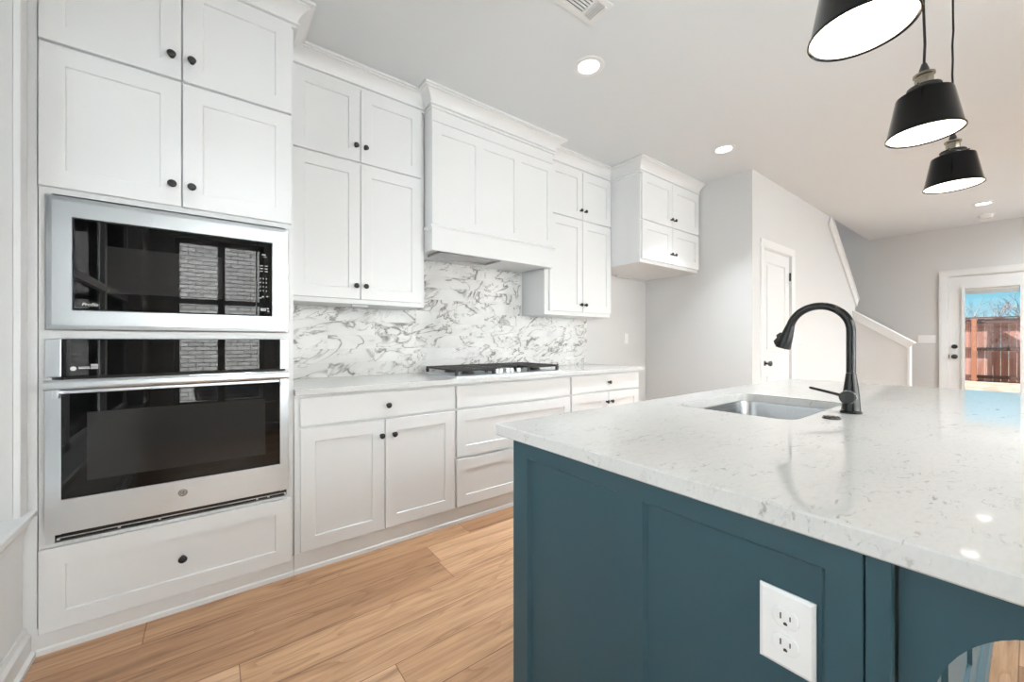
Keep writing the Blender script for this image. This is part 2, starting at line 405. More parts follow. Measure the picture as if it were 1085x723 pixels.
def sweep(bm, path, prof):
    """path: list of (x, y) corners, profile of (offset to the right-hand outside, z); mitred at the corners, ends capped"""
    P = [Vector((p[0], p[1])) for p in path]; n = len(P)
    def nrm(a, b_):
        d = (b_-a).normalized(); return Vector((d.y, -d.x))
    offs = []
    for i in range(n):
        if i == 0: offs.append(nrm(P[0], P[1]))
        elif i == n-1: offs.append(nrm(P[-2], P[-1]))
        else:
            n1, n2 = nrm(P[i-1], P[i]), nrm(P[i], P[i+1]); m_ = (n1+n2).normalized(); offs.append(m_/max(0.2, m_.dot(n1)))
    rings = [[bm.verts.new((P[i].x+offs[i].x*o, P[i].y+offs[i].y*o, z)) for o, z in prof] for i in range(n)]
    k = len(prof)
    for a, b_ in zip(rings, rings[1:]):
        for i in range(k):
            j = (i+1) % k; bm.faces.new((a[i], a[j], b_[j], b_[i]))
    bm.faces.new(rings[0]); bm.faces.new(rings[-1][::-1])
def rrect(x0, x1, y0, y1, r, n=8):
    pts = []
    for cx, cy, a0 in ((x1-r, y1-r, 0), (x0+r, y1-r, 90), (x0+r, y0+r, 180), (x1-r, y0+r, 270)):
        for i in range(n+1):
            a = math.radians(a0 + 90*i/n); pts.append((cx+r*math.cos(a), cy+r*math.sin(a)))
    return pts
def copy_tree(o, parent=None):
    c = o.copy(); C.objects.link(c)
    if parent: c.parent = parent
    for ch in list(o.children): copy_tree(ch, c)
    return c

# ------------------------------------------------------------------ setting: shell
ZC = 2.80
XL, XR, YB, YH, XF, YR = -0.54, 4.135, 2.80, 1.628, 8.58, -1.6
struct(finish('floor', boxes((XL-0.2, XF+0.2, YR-0.2, 4.0, -0.08, 0.0)), 'floor'))
bm = boxes((XL-0.2, 6.24, YR-0.2, 3.0, ZC, ZC+0.12), (6.24, XF+0.2, YR-0.2, YH, ZC, ZC+0.12))
struct(finish('ceiling', bm, 'ceil'))
struct(finish('wall_back', boxes((XL-0.2, 4.24, YB, YB+0.12, 0, ZC)), 'wall'))
bm = nB()
box(bm, XR, XR+0.11, YH+0.0, YB, 0, ZC)
struct(finish('wall_right', bm, 'wall'))
bm = nB()
prism(bm, [(XR+0.11, 0), (4.385, 0), (4.385, 2.082), (5.128, 2.082), (5.128, 0), (7.77, 0), (7.77, 1.66), (7.85, 1.78), (6.50, ZC), (XR+0.11, ZC)], lambda a, z, d: (a, d, z), YH, YH+0.115)
struct(finish('wall_stair', bm, 'wall'))
# lower knee wall of the stair, running towards the room
bm = nB()
prism(bm, [(YH, 0), (1.04, 0), (1.04, 1.13), (YH, 1.57)], lambda a, z, d: (d, a, z), 7.65, 7.77)
struct(finish('wall_knee', bm, 'wall'))
# far wall with the patio door opening
DY0, DY1 = -0.11, 0.755
bm = boxes((XF, XF+0.14, YR-0.2, DY0, 0, ZC), (XF, XF+0.14, DY1, 3.9, 0, ZC), (XF, XF+0.14, DY0, DY1, 2.09, ZC), (XF, XF+0.14, YH, 3.9, ZC, 5.2))
struct(finish('wall_far', bm, 'wall'))
# stairwell: walls and lid, going up
bm = boxes((4.24, XF, 2.9, 3.0, 0, 5.2), (6.12, 6.24, YH, 2.9, ZC+0.12, 5.2), (6.24, XF, YH-0.12, YH, ZC+0.12, 5.2), (6.12, XF+0.14, YH-0.12, 3.0, 5.2, 5.3))
struct(finish('wall_stairwell', bm, 'wall'))
# left wall with a window
LW0, LW1, LZ0, LZ1 = -0.9, 2.12, 0.53, 2.45
bm = boxes((XL-0.16, XL, YR-0.2, LW0, 0, ZC), (XL-0.16, XL, LW1, YB, 0, ZC), (XL-0.16, XL, LW0, LW1, 0, LZ0-0.02), (XL-0.16, XL, LW0, LW1, LZ1, ZC))
struct(finish('wall_left', bm, 'wall'))
# rear wall with one window and unseen ones added to let in light
RW = [(-0.33, 0.55, 0.38, 2.35), (0.78, 3.35, 0.10, 2.35), (4.1, 6.2, 0.38, 2.35), (6.85, 8.15, 0.38, 2.35)]
bm = boxes((XL, RW[0][0], YR-0.14, YR, 0, ZC), (RW[0][1], RW[1][0], YR-0.14, YR, 0, ZC), (RW[1][1], RW[2][0], YR-0.14, YR, 0, ZC), (RW[2][1], RW[3][0], YR-0.14, YR, 0, ZC), (RW[3][1], XF, YR-0.14, YR, 0, ZC))
for x0, x1, z0, z1 in RW:
    box(bm, x0, x1, YR-0.14, YR, 0, z0); box(bm, x0, x1, YR-0.14, YR, z1, ZC)
struct(finish('wall_rear', bm, 'wall'))

def win_y(name, x0, x1, z0, z1, y):
    """sash window in a wall facing +y; y = inner wall face"""
    root = bpy.data.objects.new(name, None); C.objects.link(root); root.location = ((x0+x1)/2, y, z0); root['kind'] = 'structure'
    xm = (x0+x1)/2; zr = z0+(z1-z0)*0.63
    bm = boxes((x0-0.09, x0, y, y+0.018, z0-0.1, z1+0.09), (x1, x1+0.09, y, y+0.018, z0-0.1, z1+0.09), (x0-0.09, x1+0.09, y, y+0.022, z1, z1+0.09), (x0-0.09, x1+0.09, y, y+0.016, z0-0.11, z0-0.03))
    finish('casing', bm, 'trim', root)
    finish('stool', boxes((x0-0.12, x1+0.12, y, y+0.05, z0-0.03, z0), (x0, x1, y-0.14, y, z0-0.03, z0)), 'trim', root, bevel=0.004)
    fr = boxes((x0, x0+0.045, y-0.12, y-0.06, z0, z1), (x1-0.045, x1, y-0.12, y-0.06, z0, z1), (xm-0.035, xm+0.035, y-0.12, y-0.06, z0, z1),
               (x0, x1, y-0.12, y-0.06, z0, z0+0.05), (x0, x1, y-0.12, y-0.06, z1-0.045, z1), (x0, x1, y-0.118, y-0.055, zr-0.03, zr+0.03))
    finish('sash_frame', fr, 'trim', root)
    g = nB()
    for a, b_ in ((x0+0.045, xm-0.035), (xm+0.035, x1-0.045)):
        box(g, a, b_, y-0.092, y-0.088, z0+0.05, zr-0.03); box(g, a, b_, y-0.092, y-0.088, zr+0.03, z1-0.045)
    finish('pane', g, 'glass', root)
win_y('window_2', *RW[0], YR); win_y('added_window_3', *RW[1], YR); win_y('added_window_4', *RW[2], YR); win_y('added_window_5', *RW[3], YR)  # all but the first are unseen windows added for more light

# left window
root = bpy.data.objects.new('window_1', None); C.objects.link(root); root.location = (XL, (LW0+LW1)/2, LZ0); root['kind'] = 'structure'
finish('casing', boxes((XL, XL+0.018, LW1, LW1+0.066, LZ0, LZ1+0.07), (XL, XL+0.018, LW0-0.07, LW0, LZ0, LZ1+0.07), (XL, XL+0.02, LW0-0.07, LW1+0.066, LZ1, LZ1+0.07)), 'trim', root, bevel=0.003)
fr = nB(); g = nB()
n_w = 3
for i in range(n_w+1):
    yy = LW0 + (LW1-LW0)*i/n_w
    w = 0.04 if 0 < i < n_w else 0.045
    box(fr, XL-0.14, XL-0.09, max(LW0, yy-w), min(LW1, yy+w), LZ0, LZ1)
zr = 1.55
box(fr, XL-0.14, XL-0.09, LW0, LW1, LZ0, LZ0+0.05); box(fr, XL-0.14, XL-0.09, LW0, LW1, LZ1-0.045, LZ1); box(fr, XL-0.138, XL-0.085, LW0, LW1, zr-0.025, zr+0.025)
for i in range(n_w):
    a = LW0+(LW1-LW0)*i/n_w+0.045; b_ = LW0+(LW1-LW0)*(i+1)/n_w-0.045
    box(g, XL-0.118, XL-0.114, a, b_, LZ0+0.05, zr-0.025); box(g, XL-0.118, XL-0.114, a, b_, zr+0.025, LZ1-0.045)
finish('sash_frame', fr, 'trim', root); finish('pane', g, 'glass', root)
bm = nB()
prism(bm, [(XL-0.09, LZ0-0.02), (XL-0.09, LZ0+0.008), (-0.512, LZ0+0.008), (-0.502, LZ0+0.003), (-0.502, LZ0-0.012), (-0.512, LZ0-0.02)], lambda x, z, d: (x, d, z), LW0+0.001, 2.119)
prism(bm, [(XL+0.0, LZ0-0.02), (XL+0.0, LZ0+0.008), (-0.512, LZ0+0.008), (-0.502, LZ0+0.003), (-0.502, LZ0-0.012), (-0.512, LZ0-0.02)], lambda x, z, d: (x, d, z), 2.119, 2.197)
finish('stool', bm, 'trim', root)
bm = nB()
prism(bm, [(XL, LZ0-0.02), (XL+0.026, LZ0-0.02), (XL+0.026, LZ0-0.032), (XL+0.016, LZ0-0.05), (XL+0.012, LZ0-0.075), (XL, LZ0-0.08)], lambda x, z, d: (x, d, z), LW0-0.06, 2.185)
finish('apron', bm, 'trim', root)
# wainscot below the left window: chair-rail panelling in white
bm = nB()
box(bm, XL, XL+0.006, YR, 2.19, 0.1, LZ0-0.021)
struct(finish('trim_1', bm, 'trim'))
bb = [(XL, 0.0), (XL+0.035, 0.0), (XL+0.035, 0.018), (XL+0.024, 0.028), (XL+0.024, 0.085), (XL+0.015, 0.098), (XL+0.012, 0.115), (XL, 0.118)]
bm = nB(); prism(bm, bb, lambda x, z, d: (x, d, z), YR, 2.197); struct(finish('baseboard_left', bm, 'trim'))
def base_y(name, x0, x1, y, sgn=-1):
    bm = nB(); prism(bm, [(0, 0), (0.018, 0), (0.018, 0.09), (0.01, 0.112), (0, 0.115)], lambda a, z, d: (d, y+sgn*a, z), x0, x1)
    return struct(finish(name, bm, 'trim'))
base_y('baseboard_stair', 5.22, 7.648, YH); base_y('baseboard_back', 3.14, XR, YB); base_y('baseboard_rear', XL+0.03, XF, YR, 1)
for nm, a, b_ in (('baseboard_far', 0.84, 1.62), ('baseboard_far_end', YR, -0.2)):
    bm = nB(); prism(bm, [(0, 0), (0.018, 0), (0.018, 0.09), (0.01, 0.112), (0, 0.115)], lambda p, z, d: (XF-p, d, z), a, b_); struct(finish(nm, bm, 'trim'))
bm = nB(); prism(bm, [(0, 0), (0.018, 0), (0.018, 0.09), (0.01, 0.112), (0, 0.115)], lambda p, z, d: (XR-p, d, z), YH, 2.78); struct(finish('baseboard_right', bm, 'trim'))

# stair wall caps
def slope_cap(name, p0, p1, fn, w0, w1, th=0.05, k=-0.055):
    (a0, z0), (a1, z1) = p0, p1
    d = Vector((a1-a0, z1-z0)).normalized(); n_ = Vector((-d.y, d.x))
    if n_.y < 0: n_ = -n_
    bm = nB()
    pts = [(a0, z0), (a1, z1), (a1+n_.x*th*0.35, z1+n_.y*th*0.35), (a0+n_.x*th*0.35, z0+n_.y*th*0.35)]
    prism(bm, pts, fn, w0, w1)
    pts = [(a0, z0), (a1, z1), (a1+n_.x*k, z1+n_.y*k), (a0+n_.x*k, z0+n_.y*k)]
    prism(bm, pts, fn, w0+0.012, w0+0.03)
    return struct(finish(name, bm, 'trim', bevel=0.003))
slope_cap('trim_2', (6.52, 2.795), (7.87, 1.775), lambda a, z, d: (a, d, z), YH-0.032, YH+0.14, k=-0.13)
slope_cap('trim_3', (YH+0.02, 1.60), (0.985, 1.115), lambda a, z, d: (d, a, z), 7.618, 7.80, k=-0.085)
struct(finish('trim_4', boxes((7.635, 7.785, 1.02, 1.045, 0, 1.125)), 'trim'))

# closet door in the stair wall
root = bpy.data.objects.new('door_1', None); C.objects.link(root); root.location = (4.756, YH, 0); root['kind'] = 'structure'
bm = nB()
cp = [(0, 0), (0.075, 0), (0.075, -0.018), (0.05, -0.018), (0.012, -0.012), (0, -0.010)]
for (x0, s_) in ((4.378, -1), (5.135, 1)):
    prism(bm, cp, lambda a, d, z, x0=x0, s_=s_: (x0+s_*a, YH+d, z), 0, 2.0895)
prism(bm, cp, lambda a, d, x: (x, YH+d, 2.09+a), 4.303, 5.21)
finish('casing', bm, 'trim', root)
finish('jamb', boxes((4.370, 4.388, YH+0.001, YH+0.114, 0, 2.085), (5.126, 5.144, YH+0.001, YH+0.114, 0, 2.085), (4.386, 5.13, YH+0.001, YH+0.114, 2.078, 2.09)), 'trim', root)
bm = nB()
shaker(bm, 4.392, 5.123, 0.012, 2.076, YH+0.012, t=0.035, rec=0.012, s=0.008, panels=[(4.502, 5.013, 1.04, 1.955), (4.502, 5.013, 0.22, 0.82)])
for (a, b_, z0, z1) in ((4.532, 4.983, 1.07, 1.925), (4.532, 4.983, 0.25, 0.79)):
    shaker(bm, a, b_, z0, z1, YH+0.014, t=0.008, panels=[], ch=0.005)
finish('door_slab', bm, 'trim', root)
bm = nB(); lathe(bm, [(0.026, 0), (0.026, 0.006), (0.010, 0.008), (0.010, 0.032), (0.022, 0.038), (0.028, 0.05), (0.026, 0.062), (0.014, 0.068), (0.0, 0.069)], (4.455, YH+0.012, 0.925), '-y', 24)
finish('door_knob', bm, 'black', root, smooth=True)
for z in (1.86, 0.3):
    finish('hinge', boxes((5.116, 5.128, YH-0.006, YH+0.012, z-0.045, z+0.045)), 'black', root)

# patio door in the far wall
root = bpy.data.objects.new('door_2', None); C.objects.link(root); root.location = (XF, 0.32, 0); root['kind'] = 'structure'
bm = nB()
prism(bm, cp, lambda a, d, z: (XF+d, 0.757+a*1.1, z), 0, 2.0945); prism(bm, cp, lambda a, d, z: (XF+d, -0.115-a*1.1, z), 0, 2.0945); prism(bm, cp, lambda a, d, y: (XF+d, y, 2.095+a*1.1), -0.198, 0.84)
finish('casing', bm, 'trim', root)
finish('jamb', boxes((XF+0.001, XF+0.139, 0.748, 0.768, 0, 2.09), (XF+0.001, XF+0.139, -0.125, -0.105, 0, 2.09), (XF+0.001, XF+0.139, -0.105, 0.748, 2.082, 2.098)), 'trim', root)
g0, g1, gz0, gz1 = 0.10, 0.59, 0.28, 1.90
bm = boxes((XF+0.02, XF+0.062, g1+0.012, 0.746, 0.012, 2.08), (XF+0.02, XF+0.062, -0.103, g0-0.012, 0.012, 2.08), (XF+0.02, XF+0.062, g0-0.012, g1+0.012, gz1+0.012, 2.08), (XF+0.02, XF+0.062, g0-0.012, g1+0.012, 0.012, gz0-0.012))
finish('door_slab', bm, 'trim', root)
finish('glass_frame', boxes((XF+0.008, XF+0.07, g1, g1+0.03, gz0-0.03, gz1+0.03), (XF+0.008, XF+0.07, g0-0.03, g0, gz0-0.03, gz1+0.03), (XF+0.008, XF+0.07, g0, g1, gz1, gz1+0.03), (XF+0.008, XF+0.07, g0, g1, gz0-0.03, gz0)), 'trim', root)
finish('pane', boxes((XF+0.036, XF+0.042, g0, g1, gz0, gz1)), 'glass', root)
bm = nB()
box(bm, XF+0.018, XF+0.034, g0+0.004, g1-0.004, gz1-0.030, gz1-0.002)
for i in range(9): box(bm, XF+0.017, XF+0.033, g0+0.006, g1-0.006, gz1-0.036-i*0.006, gz1-0.032-i*0.006)
finish('blind', bm, 'blind', root)
for z, kn in ((1.07, 0), (0.925, 1)):
    bm = nB()
    pr = [(0.032, 0), (0.032, 0.012), (0.026, 0.02), (0.0, 0.022)] if not kn else [(0.033, 0), (0.033, 0.008), (0.012, 0.010), (0.012, 0.035), (0.026, 0.042), (0.030, 0.055), (0.022, 0.066), (0, 0.068)]
    lathe(bm, pr, (XF+0.02, 0.688, z), '-x', 24); finish('deadbolt' if not kn else 'door_knob', bm, 'black', root, smooth=True)
finish('strike_plate', boxes((XF+0.012, XF+0.0205, 0.738, 0.7465, 0.895, 0.955)), 'black', root)

# ------------------------------------------------------------------ outside
struct(finish('ground', boxes((-14, XL-0.2, -25, 25, -0.16, -0.10), (XL-0.2, XF+0.2, -25, YR-0.2, -0.16, -0.10), (XL-0.2, XF+0.2, 4.0, 25, -0.16, -0.10), (XF+0.2, 45, -25, 25, -0.12, -0.02)), 'ground'))
struct(finish('wall_neighbor_rear', boxes((-4, 12, -5.2, -4.9, -0.1, 5.0)), 'brickx'))
struct(finish('sun_block_wall_left', boxes((-3.9, -3.6, -4.9, 9, -0.1, 6.5)), 'bricky'))  # unseen wall added to keep the sun out of the left window
FX = 17.8
fence = thing('wooden_fence', 'reddish brown wooden privacy fence seen through the patio door', 'fence', (FX, 0.5, -0.02))
bm = nB(); y = -7.0; k = 0
while y < 9.0:
    hgt = 1.80 + 0.012*random.uniform(-1, 1)
    box(bm, FX+0.0, FX+0.02, y, y+0.136, 0.0, hgt); y += 0.1425
finish('picket_panel', bm, 'fence', fence)
for z in (0.12, 0.92, 1.70):
    finish('rail', boxes((FX-0.045, FX-0.001, -7, 9, z-0.045, z+0.045)), 'rail', fence)
finish('cap_board', boxes((FX-0.06, FX+0.06, -7, 9, 1.812, 1.845)), 'rail', fence)
for y in (-3.76, -1.36, 1.035, 3.43, 5.83):
    finish('post', boxes((FX-0.14, FX-0.046, y-0.05, y+0.05, -0.02, 1.80)), 'post', fence)
def tree(loc, hgt, seed, label):
    rnd = random.Random(seed); bm = nB()
    def br(p, d, l, r, lev):
        pts = [p]; q = Vector(p); dd = Vector(d)
        for i in range(4):
            dd = (dd + Vector((rnd.uniform(-.16, .16), rnd.uniform(-.16, .16), rnd.uniform(-.05, .12)))).normalized(); q = q + dd*l/4; pts.append(q.copy())
        tube(bm, pts, [r*(1-0.16*i) for i in range(5)], 6 if lev < 2 else 4)
        if lev < 5:
            for i in range(3 if lev else 5):
                a = rnd.uniform(0, 2*PI); sp = rnd.uniform(0.6, 1.3)
                nd = (dd + Vector((math.cos(a)*sp, math.sin(a)*sp, rnd.uniform(-0.1, 0.3)))).normalized()
                br(pts[rnd.choice((2, 3, 4))], nd, l*rnd.uniform(0.6, 0.8), r*0.60, lev+1)
    br(Vector(loc), Vector((0, 0, 1)), hgt*0.45, hgt*0.020, 0)
    return tag(finish('bare_tree', bm, 'bark', loc=loc), label, 'tree')
tree((30.0, 1.16, -0.02), 2.75, 3, 'leafless tree beyond the fence, the lefthand one seen in the door glass')
tree((27.0, 0.46, -0.02), 2.85, 11, 'leafless tree beyond the fence, nearer the hinge edge of the door glass')

# ------------------------------------------------------------------ cabinets
KNOB = None
def knob(parent, x, y, z):
    global KNOB
    if KNOB is None:
        bm = nB(); lathe(bm, [(0.009, 0), (0.0075, 0.004), (0.006, 0.012), (0.0085, 0.016), (0.0145, 0.019), (0.0155, 0.024), (0.012, 0.0285), (0.0, 0.030)], (x, y, z), '-y', 20)
        o = finish('knob', bm, 'black', parent, loc=(x, y, z), smooth=True, angle=50); KNOB = o; return o
    o = KNOB.copy(); C.objects.link(o); o.parent = parent; o.location = Vector((x, y, z)) - origin_of(parent); return o
def door(root, x0, x1, z0, z1, yf, kx=None, kz=None, sw=0.066, name='door', flat=False):
    bm = nB(); shaker(bm, x0, x1, z0, z1, yf, sw=sw, panels=[] if flat else None)
    d = finish(name, bm, 'cab', root, loc=((x0+x1)/2, yf, z0))
    if kx is not None: knob(d, kx, yf, kz)
    return d
CROWN = [(-0.004, 2.684), (0.012, 2.684), (0.0125, 2.695), (0.006, 2.697), (0.006, 2.702), (0.019, 2.704), (0.021, 2.709), (0.019, 2.714), (0.012, 2.717), (0.016, 2.728), (0.024, 2.743), (0.036, 2.757), (0.051, 2.769), (0.066, 2.776), (0.070, 2.777), (0.070, 2.784), (0.082, 2.786), (0.082, 2.799), (-0.004, 2.799)]
bm = nB()
sweep(bm, [(XL+0.004, 2.201), (0.329, 2.201), (0.329, 2.496), (1.158, 2.496), (1.158, 2.385), (2.242, 2.385), (2.242, 2.496), (3.102, 2.496), (3.102, 2.158), (4.131, 2.158)], CROWN)
struct(finish('trim_5', bm, 'cab', smooth=True, angle=20), 'white crown molding running along the tops of all the wall cabinets')
def toe(root, x0, x1, y=2.2):
    bm = nB(); prism(bm, [(0, 0), (-0.006, 0), (-0.006, 0.018), (-0.003, 0.022), (-0.001, 0.024), (-0.001, 0.099), (0.02, 0.099), (0.02, 0)], lambda a, z, d: (d, y+a, z), x0, x1)
    return finish('toe_kick', bm, 'cab', root)

# --- oven tower
TD, TF = 2.185, 2.205
tower = thing('oven_cabinet', 'tall white cabinet at the left end, holding the microwave and the oven', 'cabinet', (-0.09, 2.5, 0))
bm = boxes((-0.50, 0.325, TF, 2.795, 0.10, 0.398), (-0.468, 0.290, TF, 2.759, 1.160, 1.190), (-0.50, 0.325, TF, 2.795, 1.70, 2.715),
           (-0.50, -0.468, TF, 2.795, 0.398, 1.70), (0.290, 0.325, TF, 2.795, 0.398, 1.70), (-0.47, 0.292, 2.76, 2.795, 0.398, 1.70))
finish('body', bm, 'cab', tower)
finish('filler', boxes((XL+0.003, -0.5025, TF-0.005, TF+0.02, 0.0, 2.715)), 'cab', tower)
toe(tower, XL+0.036, 0.325)
door(tower, -0.497, -0.0975, 1.721, 2.243, TD, -0.126, 1.806); door(tower, -0.0925, 0.315, 1.721, 2.243, TD, -0.062, 1.806)
door(tower, -0.497, -0.0975, 2.257, 2.690, TD, -0.128, 2.345); door(tower, -0.0925, 0.315, 2.257, 2.690, TD, -0.062, 2.345)
door(tower, -0.497, 0.315, 0.080, 0.386, TD, -0.092, 0.233, name='drawer')

# --- microwave
mw = thing('microwave', 'built-in stainless steel microwave with black glass above the wall oven', 'microwave', (-0.09, 2.2, 1.192))
finish('casing', boxes((-0.44, 0.262, 2.206, 2.66, 1.215, 1.675)), 'gap', mw)
x0, x1, z0, z1 = -0.481, 0.303, 1.192, 1.690; gx0, gx1, gz0, gz1 = -0.409, 0.231, 1.270, 1.612
bm = nB()
def ringpts(a0, a1, b0, b1, d): return [bm.verts.new((x, d, z)) for x, z in ((a0, b0), (a1, b0), (a1, b1), (a0, b1))]
R = [ringpts(x0, x1, z0, z1, 2.2035), ringpts(x0, x1, z0, z1, 2.186), ringpts(x0+0.004, x1-0.004, z0+0.004, z1-0.004, 2.182), ringpts(x0+0.018, x1-0.018, z0+0.018, z1-0.018, 2.180), ringpts(gx0-0.004, gx1+0.004, gz0-0.004, gz1+0.004, 2.180), ringpts(gx0, gx1, gz0, gz1, 2.187), ringpts(gx0, gx1, gz0, gz1, 2.2035)]
for a, b_ in zip(R, R[1:]+R[:1]):
    for i in range(4): bm.faces.new((a[i], a[(i+1) % 4], b_[(i+1) % 4], b_[i]))
finish('trim_frame', bm, 'steel', mw)
gdoor = finish('glass_door', boxes((gx0+0.001, 0.170, 2.1835, 2.2035, gz0+0.001, gz1-0.001)), 'blackglass', mw, bevel=0.0015)
finish('window_screen', boxes((-0.320, 0.043, 2.1830, 2.1836, 1.338, 1.520)), 'ovenwin', gdoor)
kp = finish('keypad_panel', boxes((0.1715, gx1-0.001, 2.1835, 2.2035, gz0+0.001, gz1-0.001)), 'blackglass', mw, bevel=0.0015)
bm = nB(); rk = random.Random(2)
def mark(x, z, w, h): box(bm, x-w/2, x+w/2, 2.1828, 2.1836, z-h/2, z+h/2)
mark(0.200, 1.555, 0.016, 0.006); mark(0.204, 1.545, 0.014, 0.004)
for r_ in range(3):
    for c_ in range(2): mark(0.190+c_*0.020, 1.503-r_*0.013, 0.012, 0.004)
for r_ in range(4):
    for c_ in range(3): mark(0.186+c_*0.012, 1.443-r_*0.019, 0.004, 0.006)
mark(0.186, 1.352, 0.010, 0.004); mark(0.196, 1.358, 0.008, 0.006); mark(0.214, 1.360, 0.006, 0.005)
mark(0.198, 1.298, 0.022, 0.014); mark(0.216, 1.303, 0.008, 0.007); mark(0.217, 1.291, 0.008, 0.006)
finish('keypad', bm, 'inkgrey', kp)
def text_mesh(name, body, size, loc, rot, mat, parent, depth=0.0004, shear=0.0):
    cu = bpy.data.curves.new(name, 'FONT'); cu.body = body; cu.size = size; cu.extrude = depth; cu.align_x = 'CENTER'; cu.align_y = 'CENTER'; cu.shear = shear
    o = bpy.data.objects.new(name, cu); C.objects.link(o)
    dg = bpy.context.evaluated_depsgraph_get(); me = bpy.data.meshes.new_from_object(o.evaluated_get(dg))
    bpy.data.objects.remove(o); me.materials.append(M[mat])
    o = bpy.data.objects.new(name, me); C.objects.link(o); o.parent = parent; o.rotation_euler = rot; o.location = Vector(loc) - origin_of(parent); return o
text_mesh('door_lettering', 'Profile', 0.017, (-0.366, 2.1832, 1.290), (PI/2, 0, 0), 'ink', gdoor, shear=0.25)

# --- wall oven
ov = thing('wall_oven', 'built-in stainless steel wall oven with bar handle and black glass door', 'oven', (-0.09, 2.2, 0.405))
finish('casing', boxes((-0.44, 0.262, 2.206, 2.66, 0.415, 1.145)), 'gap', ov)
cpn = finish('control_panel', boxes((-0.4395, 0.2655, 2.186, 2.2035, 1.018, 1.158)), 'blackglass', ov, bevel=0.0015)
finish('panel_end', boxes((-0.481, -0.4405, 2.184, 2.2035, 1.017, 1.159)), 'steel', ov, bevel=0.002)
finish('panel_end', boxes((0.2665, 0.302, 2.184, 2.2035, 1.017, 1.159)), 'steel', ov, bevel=0.002)
bm = nB(); lathe(bm, [(0.0085, 0), (0.0085, 0.0008)], (-0.410, 2.1866, 1.047), '-y', 16)
box(bm, -0.396, -0.366, 2.1855, 2.1865, 1.0455, 1.049); box(bm, -0.397, -0.367, 2.1855, 2.1865, 1.051, 1.053)
for i in range(4): box(bm, -0.364, -0.344, 2.1855, 2.1865, 1.044+i*0.005, 1.047+i*0.005)
finish('sticker', bm, 'ink', ov)
od = boxes((-0.481, -0.441, 2.176, 2.2035, 0.437, 0.968), (0.267, 0.302, 2.176, 2.2035, 0.437, 0.968), (-0.441, 0.267, 2.176, 2.2035, 0.437, 0.562), (-0.441, 0.267, 2.176, 2.2035, 0.955, 0.968))
odoor = finish('oven_door', od, 'steel', ov, loc=(-0.09, 2.19, 0.437), bevel=0.002)
finish('door_glass', boxes((-0.440, 0.266, 2.179, 2.203, 0.563, 0.954)), 'blackglass', odoor, bevel=0.001)
finish('window_screen', boxes((-0.373, 0.205, 2.1785, 2.1792, 0.621, 0.881)), 'ovenwin', odoor)
bm = nB()
prism(bm, [(2.126, 0.975), (2.123, 0.984), (2.123, 1.000), (2.127, 1.010), (2.140, 1.010), (2.143, 0.990), (2.140, 0.973)], lambda y, z, d: (d, y, z), -0.474, 0.296)
for xx in (-0.455, 0.262): box(bm, xx, xx+0.016, 2.141, 2.1765, 0.940, 0.985)
finish('handle', bm, 'steel', odoor, bevel=0.002)
bm = nB()
lathe(bm, [(0.0165, 0), (0.0165, 0.003), (0.0145, 0.0035), (0.0145, 0.002), (0.0, 0.002)], (-0.092, 2.176, 0.511), '-y', 32)
bdg = finish('badge', bm, 'sinksteel', odoor, smooth=True)
bm = nB()
def curl(cx, cz, r, a0, a1, dy=2.1735):
    pts = [(cx+r*math.cos(math.radians(a0+(a1-a0)*i/14)), dy, cz+r*math.sin(math.radians(a0+(a1-a0)*i/14))) for i in range(15)]
    tube(bm, pts, 0.0007, 6)
curl(-0.096, 0.513, 0.0045, 20, 330); curl(-0.088, 0.514, 0.003, 60, 300); curl(-0.088, 0.5075, 0.0035, 60, 300); curl(-0.092, 0.511, 0.0125, 120, 200); curl(-0.092, 0.511, 0.0125, -60, 20); curl(-0.092, 0.511, 0.0125, 30, 110); curl(-0.092, 0.511, 0.0125, 210, 290)
finish('badge_monogram', bm, 'slot', bdg)
vt = finish('vent', boxes((-0.457, 0.294, 2.190, 2.2035, 0.408, 0.434)), 'gap', ov)
bm = nB()
box(bm, -0.45, 0.288, 2.186, 2.190, 0.418, 0.4205)
for xx in (-0.452, -0.29, -0.17, 0.17, 0.215, 0.283): box(bm, xx, xx+0.008, 2.185, 2.190, 0.412, 0.419)
finish('vent_bar', bm, 'steel', ov)
finish('side_trim', boxes((-0.481, -0.458, 2.192, 2.2035, 0.402, 0.4355)), 'steel', ov)

# --- wall cabinets (uppers)
UD, UF = 2.48, 2.50
ul = thing('upper_cabinet', 'white four-door wall cabinet reaching the ceiling, between the oven tower and the hood', 'cabinet', (0.74, 2.65, 1.378), 'white wall cabinets over the counter')
finish('body', boxes((0.328, 1.153, UF, 2.795, 1.378, 2.715)), 'cab', ul)
finish('underside_light_rail', boxes((0.70, 0.80, 2.56, 2.59, 1.368, 1.3779)), 'cab', ul)
door(ul, 0.356, 0.727, 1.405, 2.225, UD, 0.700, 1.484); door(ul, 0.731, 1.125, 1.405, 2.225, UD, 0.757, 1.484)
door(ul, 0.356, 0.727, 2.241, 2.682, UD, 0.700, 2.330); door(ul, 0.731, 1.125, 2.241, 2.682, UD, 0.757, 2.330)
ur = thing('upper_cabinet', 'white four-door wall cabinet reaching the ceiling, between the hood and the fridge recess', 'cabinet', (2.67, 2.65, 1.378), 'white wall cabinets over the counter')
finish('body', boxes((2.247, 3.102, UF, 2.795, 1.378, 2.715)), 'cab', ur)
door(ur, 2.292, 2.694, 1.412, 2.236, UD, 2.667, 1.478); door(ur, 2.699, 3.096, 1.412, 2.236, UD, 2.727, 1.478)
door(ur, 2.292, 2.694, 2.252, 2.682, UD, 2.667, 2.330); door(ur, 2.699, 3.096, 2.252, 2.682, UD, 2.727, 2.330)

